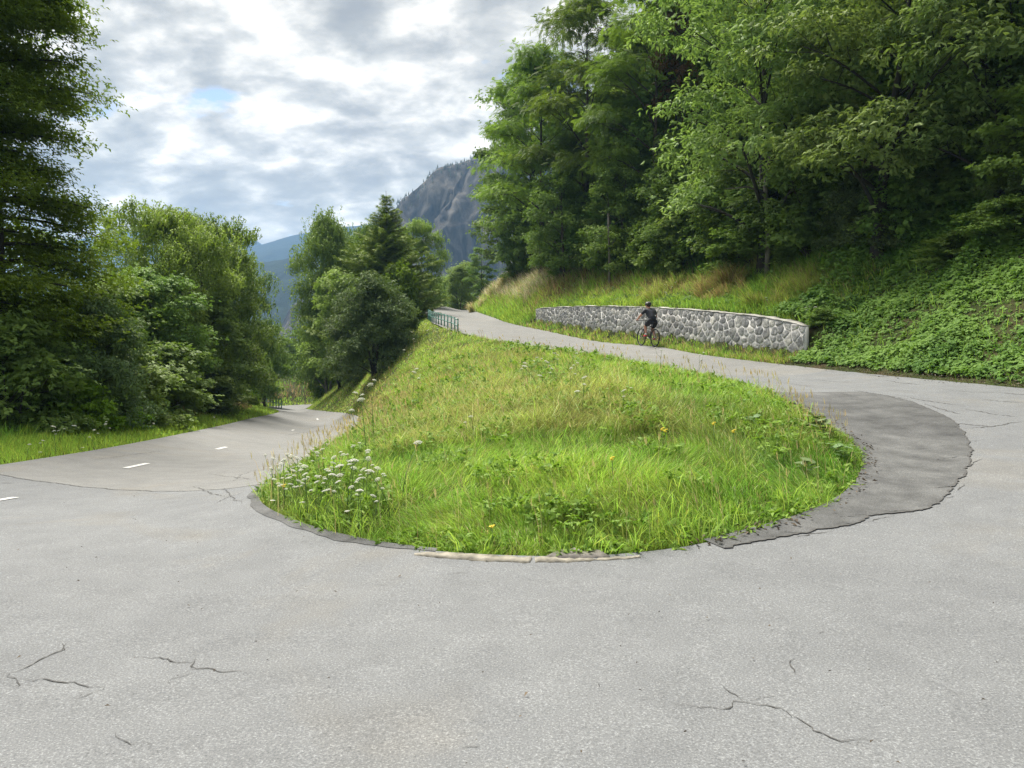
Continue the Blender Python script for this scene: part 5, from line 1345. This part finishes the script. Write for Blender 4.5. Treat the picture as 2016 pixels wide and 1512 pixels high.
# ------------------------------------------------------------------ flowers, tufts and big-leaved plants, each one a thing
WHITE = plain('umbel_white', (.70, .70, .60), .8, var=.12, scale=40)
STEM = plain('flower_stem', (.10, .17, .035), .7, var=.25, scale=10)
def umbel(seed, hgt, nheads, cup=0.0):
    r = np.random.default_rng(seed); st = MB(); hd = MB()
    t = np.linspace(0, 1, 5); lean = r.normal(0, .06, 2); P = np.column_stack([lean[0] * t ** 2, lean[1] * t ** 2, hgt * t]); st.tube(P, .0045 - .002 * t, 5)
    tops = [(P[-1], .045)]
    for k in range(nheads - 1):
        s0 = P[2 + k % 2]; a = r.random() * 6.28; e = s0 + np.array([math.cos(a) * .12, math.sin(a) * .12, hgt * .33]); st.tube([s0, (s0 + e) / 2 + (math.cos(a) * .03, math.sin(a) * .03, -.02), e], [.003, .0025, .002], 4); tops.append((e, .032))
    heads = []
    for c, R in tops:
        tilt = r.normal(0, .3, 2); hd = MB(); R = R * .78
        for k in range(26):
            f = math.sqrt((k + .5) / 26); a = k * 2.4; off = np.array([math.cos(a) * f * R, math.sin(a) * f * R, .016 * (1 - f * f)]); off[2] += off[0] * tilt[0] + off[1] * tilt[1]
            hd.ball(c + off + (0, 0, .012), (R * .21, R * .21, R * .10), 5, 3)
        for k in range(8):
            a = k * PI / 4; st.tube([c - (0, 0, .012), c + (math.cos(a) * R * .8, math.sin(a) * R * .8, .008)], .0012, 3, cap=False)
        heads.append(('flower_head', hd.mesh('flower_head', WHITE)))
    return proto('wild_carrot', [('stem', st.mesh('stem', STEM))] + heads)
UMB = [umbel(1, .55, 2), umbel(2, .70, 3), umbel(3, .42, 1)]
def spot(px, py, hgt, area='island', margin=.15):
    """ground spot for a plant whose head shows at a pixel: nearest grass along the line of sight, and the height it then needs"""
    d = ray(px, py); d = d / d[1]; Y = np.arange(5, 90, .05); X = d[0] * Y; Z = CAMZ + d[2] * Y; hh = Z - H(X, Y)
    ok = (hh < hgt) & (hh > .03)
    cand = np.where(ok)[0]
    if len(cand):
        xs, ys = X[cand], Y[cand]
        if area == 'island': g = inpoly(xs, ys, ISLPOLY) & (seg_dist(xs, ys, INs)[0] > margin)
        else: g = ~inpoly(xs, ys, ROADPOLY) & (seg_dist(xs, ys, OUs)[0] > margin)
        cand = cand[g]
    if not len(cand): return None
    k = cand[0]; return X[k], Y[k], max(.12, hh[k])
def flower(px, py, hgt, label, group, k, sc=1.0, area='island'):
    q = spot(px, py, hgt, area)
    if q is None: return
    x, y, h_ = q; j = 2 if h_ < .3 else k % 3; mh = [.55, .70, .42][j]; s = h_ / mh; s2 = max(s, .75) * sc
    plant(UMB[j], x, y, random.random() * 6.28, (s2, s2, s), label, 'wildflower', group, z=float(H(x, y)))
NOSE = [(560,908),(585,905),(608,903),(638,886),(700,880),(702,893),(668,897),(655,902),(682,905),(600,935),(575,922),(545,935),(530,945),(520,952),(548,958),(565,962),(592,965),(605,928),(620,942),(628,950),(640,945),(655,930),(648,925),(676,932),(690,925),(705,945),(712,962),(738,926),(740,945),(768,926),(735,980),(590,985),(610,968),(588,950),(572,942),(560,948),(538,925),(550,915),(625,920),(662,915),(715,925),(792,880),(652,1010),(552,985),(525,975),(600,900),(620,893),(515,940),(580,955),(688,960),(500,930),(508,918),(535,905),(640,962),(667,950),(720,905),(695,912),(585,930),(605,945),(556,930)]
for k, (a, b) in enumerate(NOSE): flower(a, b, random.uniform(.36, .58), 'white wild carrot umbel in the dense flower cluster on the left island nose', 'wild carrots on the left nose of the island', k, 1.0)
MID = [(1080,688),(1098,700),(1120,697),(1040,717),(1072,712),(1066,724),(1090,727),(1122,726),(1088,742),(1147,745),(1228,770),(1112,772),(1060,705),(1134,715),(1100,715),(934,822),(1376,700)]
for k, (a, b) in enumerate(MID): flower(a, b, random.uniform(.4, .6), 'white wild carrot umbel scattered high on the middle of the grass island', 'wild carrots high on the island', k, 1.1)
RID = [(862,632),(872,640),(880,634),(889,640),(897,636),(868,648),(850,645),(840,652),(822,655),(812,668),(806,700),(790,690),(880,650),(860,655),(842,640),(757,705),(745,725),(800,728),(812,735),(735,760),(728,775),(720,790)]
for k, (a, b) in enumerate(RID): flower(a, b, random.uniform(.6, .9), 'white wild carrot umbel on the dry island shoulder near the upper railing', 'wild carrots on the shoulder of the island', k, 1.0)
BNK = [(1125,562),(1130,558),(1120,570),(1284,562),(1275,573),(1320,560),(1326,565),(1330,557),(1322,575),(1310,578),(1586,606),(1595,605),(1508,586),(1228,672),(1240,662),(1262,664),(1280,678),(1300,690)]
for k, (a, b) in enumerate(BNK[:13]): flower(a, b, .5, 'white wild carrot umbel on the grassy bank above the stone wall', 'wild carrots above the wall', k, 1.5, 'bank')
for k, (a, b) in enumerate(BNK[13:]): flower(a, b, .6, 'white wild carrot umbel at the roadside in front of the bicycle', 'wild carrots in front of the bicycle', k, 1.3)
VRG = [(108,842),(118,848),(52,878),(90,868),(205,836),(172,838),(180,848),(188,862),(146,882),(96,890),(305,835),(330,800),(380,842),(420,822)]
for k, (a, b) in enumerate(VRG): flower(a, b, random.uniform(.35, .7), 'white wild carrot umbel on the verge left of the lower road', 'wild carrots on the left verge', k, 1.25, 'verge')

YELF = plain('yellow_petal', (.75, .58, .04), .7, var=.15, scale=30)
def yellow():
    st = MB(); hd = MB(); st.tube([(0, 0, 0), (.01, 0, .15), (0, .01, .30)], .004, 5); r = np.random.default_rng(3)
    for k in range(9):
        a = k * 2.4; hd.ball((math.cos(a) * .022 * (k / 9) ** .5, math.sin(a) * .022 * (k / 9) ** .5, .30 + .012 * (k % 3)), (.010, .010, .007), 6, 4)
    return proto('yellow_flower', [('stem', st.mesh('stem', STEM)), ('flower_head', hd.mesh('flower_head', YELF))])
YF = yellow()
for (a, b), l in zip([(968,1038),(1304,847),(1405,836),(1444,851),(1310,850),(558,958),(1205,905)], ['at the front of the island above the kerb', 'on the right slope of the island, left one of a close pair', 'on the upper right slope of the island', 'on the upper right slope, nearest the broad pale leaves', 'on the right slope of the island, right one of a close pair', 'among the white umbels on the left nose', 'alone in the middle of the front slope']):
    p = spot(a, b, .32); plant(YF, p[0], p[1], 0, (1, 1, p[2] / .3), 'small yellow flower ' + l, 'wildflower', 'yellow flowers on the island', z=float(H(p[0], p[1])))

PALEL = leaf_mat('butterbur_leaf', (.17, .26, .10), (.26, .36, .16), .3, rough=.5)
def bigleaf(seed, n_):
    r = np.random.default_rng(seed); st = MB(); V, Q, v = [], [], []; nb = 0
    for k in range(n_):
        a = r.random() * 6.28; d = r.uniform(.05, .30); c = np.array([math.cos(a) * d, math.sin(a) * d, r.uniform(.18, .42)]); st.tube([(0, 0, -.03), c * (.5, .5, .7), c], [.006, .005, .004], 4)
        R = r.uniform(.07, .12); m_ = 10; tl = r.normal(0, .25, 2)
        ring = []
        for j in range(m_):
            b = j * 2 * PI / m_ + a; rr = R * (1 - .25 * max(0, math.cos(j * 2 * PI / m_ + PI))); o = np.array([math.cos(b) * rr, math.sin(b) * rr, -.015]); o[2] += o[0] * tl[0] + o[1] * tl[1]; ring.append(c + o)
        V += [c] + ring
        for j in range(0, m_, 2): Q.append((nb, nb + 1 + j, nb + 1 + (j + 1) % m_, nb + 1 + (j + 2) % m_)); v.append(r.random())
        nb += m_ + 1
    return proto('broadleaf_plant', [('stem', st.mesh('stem', STEM)), ('foliage', build_mesh('foliage', V, Q, None, PALEL, {'v': np.array(v)}))])
BL = [bigleaf(5, 14), bigleaf(6, 9)]
for k, ((a, b), s, l) in enumerate([((1595,812), .75, 'largest broad pale leaved plant at the right edge of the island'), ((1622,818), .6, 'broad pale leaved plant right beside the largest one at the island edge'), ((1660,862), .6, 'broad pale leaved plant near the rightmost tip of the island'), ((1588,882), .45, 'small pale leaved plant on the right slope below the larger ones'), ((1480,800), .45, 'small pale leaved plant on the upper right of the island')]):
    p = spot(a, b, .3, margin=.05); plant(BL[k % 2], p[0], p[1], k, s, l, 'plant', 'broad leaved plants on the island', z=float(H(p[0], p[1])))

def tuft(name, px, Y, n_, rad, h0, h1, cols, label, dz=0, wide=.012):
    X = at(px, 700, Y)[0]; k = n_; ncl = 16; cx_ = GR.normal(0, rad * .75, (ncl, 2)) * (1.25, .8); ci = GR.integers(0, ncl, k)
    x = X + cx_[ci, 0] + GR.normal(0, .12, k); y = Y + cx_[ci, 1] + GR.normal(0, .12, k); hc = GR.uniform(.45, 1.1, ncl)[ci]; lc = GR.normal(3.9, .8, ncl)[ci]
    tt = jitter(mix3(np.tile(cols[0], (k, 1)), cols[1], GR.random(k)), .32); gg = GR.random(k) < .25; tt[gg] = jitter(np.tile(G_YEL * .8, (gg.sum(), 1)), .3)
    z = H(x, y); root = empty(name, (X, Y, float(H(X, Y))))
    lw = Lawn(); lw.add(*blades(x - X, y - Y, GR.uniform(h0, h1, k) * hc, np.full(k, wide), lc + GR.normal(0, .5, k), np.clip(GR.normal(.75, .3, k), .1, 1.25), tt, z=z - float(H(X, Y))))
    lw.build('blades', GRASSM, root); return tag(root, label, 'grass tuft')
tuft('grass_tuft', 1420, 33.6, 2600, .75, .7, 1.5, (STRAW * .95, np.array((.30, .19, .08))), 'tall straw coloured dry grass tuft on the bank above the wall', wide=.018)
tuft('grass_tuft', 1432, 32.0, 1500, .55, .5, 1.0, (STRAW, np.array((.33, .22, .10))), 'lower straw coloured dry grass tuft hanging down below the tall one', wide=.016)
tuft('grass_tuft', 1555, 28.6, 2400, .9, .6, 1.2, (G_YEL * .8, STRAW * .7), 'drooping olive green grass tuft above the right part of the wall', wide=.015)
tuft('grass_tuft', 1290, 37.5, 1500, .9, .5, 1.0, (G_YEL * .9, STRAW * .9), 'yellowish grass tuft on the bank above the cyclist', wide=.018)
tuft('grass_tuft', 988, 76, 2600, 1.3, .8, 1.5, (PALE, STRAW), 'pale feathery grass tuft at the far left top of the bank, against dark trees', wide=.03)
# ------------------------------------------------------------------ the cyclist and the bicycle
# local frame of the bicycle: x forward, y left, z up, rear contact at the origin
_p = rc(1289, 684, t0=20, lift=.02); BX, BY = _p[0], _p[1]; print('BIKE', BX, BY)
HEAD = math.atan2(math.cos(math.radians(-19)), math.sin(math.radians(-19)))     # heading: mostly away from us, bearing left
hx, hy = math.cos(HEAD), math.sin(HEAD)
z0 = float(road_z(BX, BY)); z1 = float(road_z(BX + hx * 1.1, BY + hy * 1.1)); SL = math.atan2(z1 - z0, 1.1)
bike = empty('bicycle', (BX, BY, z0), 0); bike.rotation_euler = Euler((0, -SL, HEAD), 'XYZ')
tag(bike, 'dark mountain bike with flat handlebar ridden up the road past the stone wall', 'bicycle')
BLK = plain('bike_black', (.018, .018, .020), .4, var=.2); RUB = plain('rubber', (.020, .020, .020), .85, var=.2); MET = plain('bike_metal', (.35, .35, .36), .35, .8, var=.1)
RED = plain('shoe_red', (.55, .035, .035), .5, var=.15)
WR, WB = .36, 1.12
for cx_ in (0, WB):
    wm = MB(); wm.torus((0, 0, 0), .315, .013, n=40, m=6)
    wheel = wm.build('wheel', BLK, bike); wheel.location = (cx_, 0, WR)
    t_ = MB(); t_.torus((0, 0, 0), WR - .026, .026, n=44, m=8); t_.build('tyre', RUB, wheel)
    s_ = MB()
    for k in range(20):
        a = k * 2 * PI / 20; s_.tube([(math.cos(a + .3) * .02, .03 * (-1) ** k, math.sin(a + .3) * .02), (math.cos(a) * .31, 0, math.sin(a) * .31)], .0018, 3, cap=False)
    s_.tube([(0, -.05, 0), (0, .05, 0)], .022, 8); s_.build('spokes', MET, wheel)
BB = np.array([.44, 0, .33]); ST_ = np.array([.27, 0, .80]); HT = np.array([.86, 0, .86]); HB = np.array([.90, 0, .72])
f = MB(); f.tube([BB, ST_], .018); f.tube([ST_, HT], .018); f.tube([BB, HB], .022); f.tube([HT + (-.015, 0, .05), HB + (.01, 0, -.03)], .024)
for s in (-1, 1): f.tube([BB + (0, s * .03, 0), (0, s * .06, WR)], .010); f.tube([ST_ + (.01, s * .015, -.05), (0, s * .06, WR)], .008)
f.build('frame', BLK, bike)
f = MB()
for s in (-1, 1): f.tube([HB + (.01, s * .045, -.03), (WB, s * .055, WR)], .017)
f.tube([HB + (.01, -.055, -.03), HB + (.01, .055, -.03)], .020); f.build('fork', BLK, bike)
f = MB(); f.tube([ST_, (.225, 0, .94)], .013); f.build('seat_post', MET, bike)
f = MB(); f.ball((.16, 0, .965), (.10, .07, .028), 12, 6); f.ball((.30, 0, .968), (.12, .028, .022), 12, 6); f.build('saddle', BLK, bike)
f = MB(); f.tube([HT + (-.015, 0, .05), (.85, 0, 1.0), (.91, 0, 1.03)], .016); f.tube([(.90, -.34, 1.04), (.92, -.12, 1.03), (.92, .12, 1.03), (.90, .34, 1.04)], .012)
hbar = f.build('handlebar', BLK, bike)
for s in (-1, 1):
    g_ = MB(); g_.tube([(.906, s * .22, 1.037), (.90, s * .35, 1.04)], .017); g_.build('grip', RUB, hbar)
    g_ = MB(); g_.tube([(.93, s * .20, 1.03), (.97, s * .26, 1.01), (.975, s * .31, 1.01)], .005, 5); g_.build('brake_lever', BLK, hbar)
f = MB(); f.torus((BB[0], -.05, BB[2]), .085, .006, n=28, m=5); f.tube([BB + (0, -.07, 0), BB + (0, .07, 0)], .018)
LP, RP = BB + (.16, .10, .06), BB + (-.16, -.10, -.06)
f.tube([BB + (0, .065, 0), LP - (0, .03, 0)], .010); f.tube([BB + (0, -.065, 0), RP + (0, .03, 0)], .010); f.build('crankset', MET, bike)
for p_ in (LP, RP):
    f = MB(); f.box(p_, (.09, .085, .018)); f.build('pedal', BLK, bike, smooth=False)
f = MB(); f.tube([(0, -.045, WR + .04), (BB[0], -.05, BB[2] + .085)], .004, 4); f.tube([(0, -.045, WR - .04), (BB[0], -.05, BB[2] - .085)], .004, 4); f.build('chain', MET, bike)

def skin_obj(name, joints, edges, mat, parent, levels=2, root=0):
    me = bpy.data.meshes.new(name); me.from_pydata([j[:3] for j in joints], edges, []); o = obj(name, me, parent)
    mod = o.modifiers.new('skin', 'SKIN'); mod.use_smooth_shade = True
    sk = me.skin_vertices[0] if me.skin_vertices else None
    if sk is None:
        bpy.context.view_layer.objects.active = o; me.skin_vertices  # layer comes with the modifier
    for i, j in enumerate(joints):
        r = j[3]; me.skin_vertices[0].data[i].radius = (r, r) if np.isscalar(r) else r
        me.skin_vertices[0].data[i].use_root = (i == root)
    sb = o.modifiers.new('subdiv', 'SUBSURF'); sb.levels = levels; sb.render_levels = levels
    me.materials.append(mat); return o
SKIN = plain('skin', (.52, .27, .19), .55, var=.08, scale=12); JER = plain('jersey', (.022, .024, .032), .8, var=.25, scale=9, bump=.3); SHO = plain('shorts', (.010, .011, .018), .75, var=.2, scale=9)
HELM = plain('helmet_shell', (.030, .029, .030), .4, var=.3, scale=12); HAIR = plain('hair', (.035, .022, .014), .8)
person = empty('person', (BX, BY, z0), 0); person.rotation_euler = bike.rotation_euler; bike.scale = (1.05,) * 3; person.scale = (1.05, 1.25, 1.05)
tag(person, 'person in black cycling jersey and shorts, dark helmet and red shoes, riding the bicycle', 'person')
PEL = (.19, 0, 1.04)
J = [(*PEL, .105), (.27, 0, 1.16, .095), (.40, 0, 1.31, .110), (.50, 0, 1.42, .115), (.56, 0, 1.49, .060), (.61, 0, 1.545, .062), (.65, .0, 1.60, .088), (.655, 0, 1.66, .085)]
E = [(0, 1), (1, 2), (2, 3), (3, 4), (4, 5), (5, 6), (6, 7)]
def chain(st, pts):
    a = st
    for p in pts: J.append(p); E.append((a, len(J) - 1)); a = len(J) - 1
    return a
hands = {}
for s in (1, -1):
    w_ = chain(3, [(.50, s * .16, 1.435, .066), (.555, s * .235, 1.33, .050), (.62, s * .315, 1.20, .042), (.75, s * .31, 1.11, .036), (.865, s * .285, 1.065, .026), (.895, s * .285, 1.058, (.030, .020))])
    hands[s] = w_
    for k in range(4):     # four fingers over the grip, unequal
        yy = s * (.250 + .023 * k); L = (.9, 1.05, 1.0, .8)[k]
        chain(w_, [(.915, yy, 1.066, .0088), (.915 + .020 * L, yy, 1.052, .0085), (.918 + .012 * L, yy, 1.030, .0078)])
    chain(w_, [(.888, s * .245, 1.045, .0095), (.893, s * .232, 1.022, .0085)])
KL, KR = np.array([.60, .115, .80]), np.array([.50, -.115, .69])
AL, AR = LP + (-.085, .005, .105), RP + (-.085, -.005, .105)
for s, K_, A_ in ((1, KL, AL), (-1, KR, AR)):
    hip = np.array([.22, s * .095, 1.0])
    m1 = hip * .5 + K_ * .5; c1 = K_ * .68 + A_ * .32 + np.array([-.02, 0, 0])
    chain(0, [(*hip, .098), (*m1, .080), (*K_, .058), (*c1, .054), (*(K_ * .25 + A_ * .75), .038), (*A_, .034), (*(A_ + (.06, 0, -.055)), .034), (*(A_ + (.15, 0, -.075)), .030)])
body = skin_obj('body', J, E, SKIN, person)
# face: nose, ears
fm = MB(); fm.ball((.745, 0, 1.615), (.022, .014, .02), 8, 6)
for s in (-1, 1): fm.ball((.655, s * .088, 1.625), (.022, .010, .032), 8, 6)
for s in (-1, 1): fm.ball((.728, s * .034, 1.642), (.012, .014, .010), 8, 6)
fm.build('face_features', SKIN, person)
# jersey: torso and short sleeves, a little outside the body
JJ = [(.19, 0, 1.06, (.150, .165)), (.28, 0, 1.17, (.150, .165)), (.40, 0, 1.31, (.165, .185)), (.50, 0, 1.425, (.160, .185)), (.545, 0, 1.475, .075)]; EE = [(0, 1), (1, 2), (2, 3), (3, 4)]
for s in (1, -1):
    b = len(JJ); JJ += [(.50, s * .165, 1.437, .078), (.548, s * .228, 1.345, .066), (.585, s * .272, 1.27, .060)]; EE += [(3, b), (b, b + 1), (b + 1, b + 2)]
skin_obj('jersey', JJ, EE, JER, person)
JJ = [(.185, 0, 1.05, .155), (.23, 0, 1.12, .145)]; EE = [(0, 1)]
for s, K_ in ((1, KL), (-1, KR)):
    hip = np.array([.22, s * .095, 1.0]); b = len(JJ); JJ += [(*hip, .128), (*(hip * .5 + K_ * .5), .106), (*(hip * .16 + K_ * .84), .086)]; EE += [(0, b), (b, b + 1), (b + 1, b + 2)]
skin_obj('shorts', JJ, EE, SHO, person)
hm_ = MB(); hm_.ball((.64, 0, 1.695), (.145, .108, .095), 16, 10); V = hm_.V[0]; V[V[:, 2] < 1.665, 2] = 1.665 + (V[V[:, 2] < 1.665, 2] - 1.665) * .25
for k in (-1, 0, 1): hm_.tube([(.53, k * .05, 1.73), (.63, k * .055, 1.793 - abs(k) * .01), (.745, k * .045, 1.745)], .014, 6)
hm_.build('helmet', HELM, person)
hh = MB(); hh.ball((.60, 0, 1.635), (.075, .078, .055), 12, 8); hh.build('hair', HAIR, person)
for A_, P_ in ((AL, LP), (AR, RP)):
    sh = skin_obj('shoe', [(*(A_ + (-.035, 0, -.055)), .040), (*(A_ + (.05, 0, -.062)), .044), (*(A_ + (.15, 0, -.078)), .036), (*(A_ + (.19, 0, -.08)), .024)], [(0, 1), (1, 2), (2, 3)], RED, person)
    sk_ = MB(); sk_.tube([A_ + (0, 0, -.03), A_ + (-.005, 0, .03)], [.045, .040], 10); sk_.build('sock', plain('sock_white', (.6, .6, .58), .8), person)
b_ = MB(); b_.box((.145, -.06, 1.235), (.03, .035, .045), 0); b_.build('jersey_badge', plain('badge_white', (.6, .6, .6), .7), person, smooth=False)
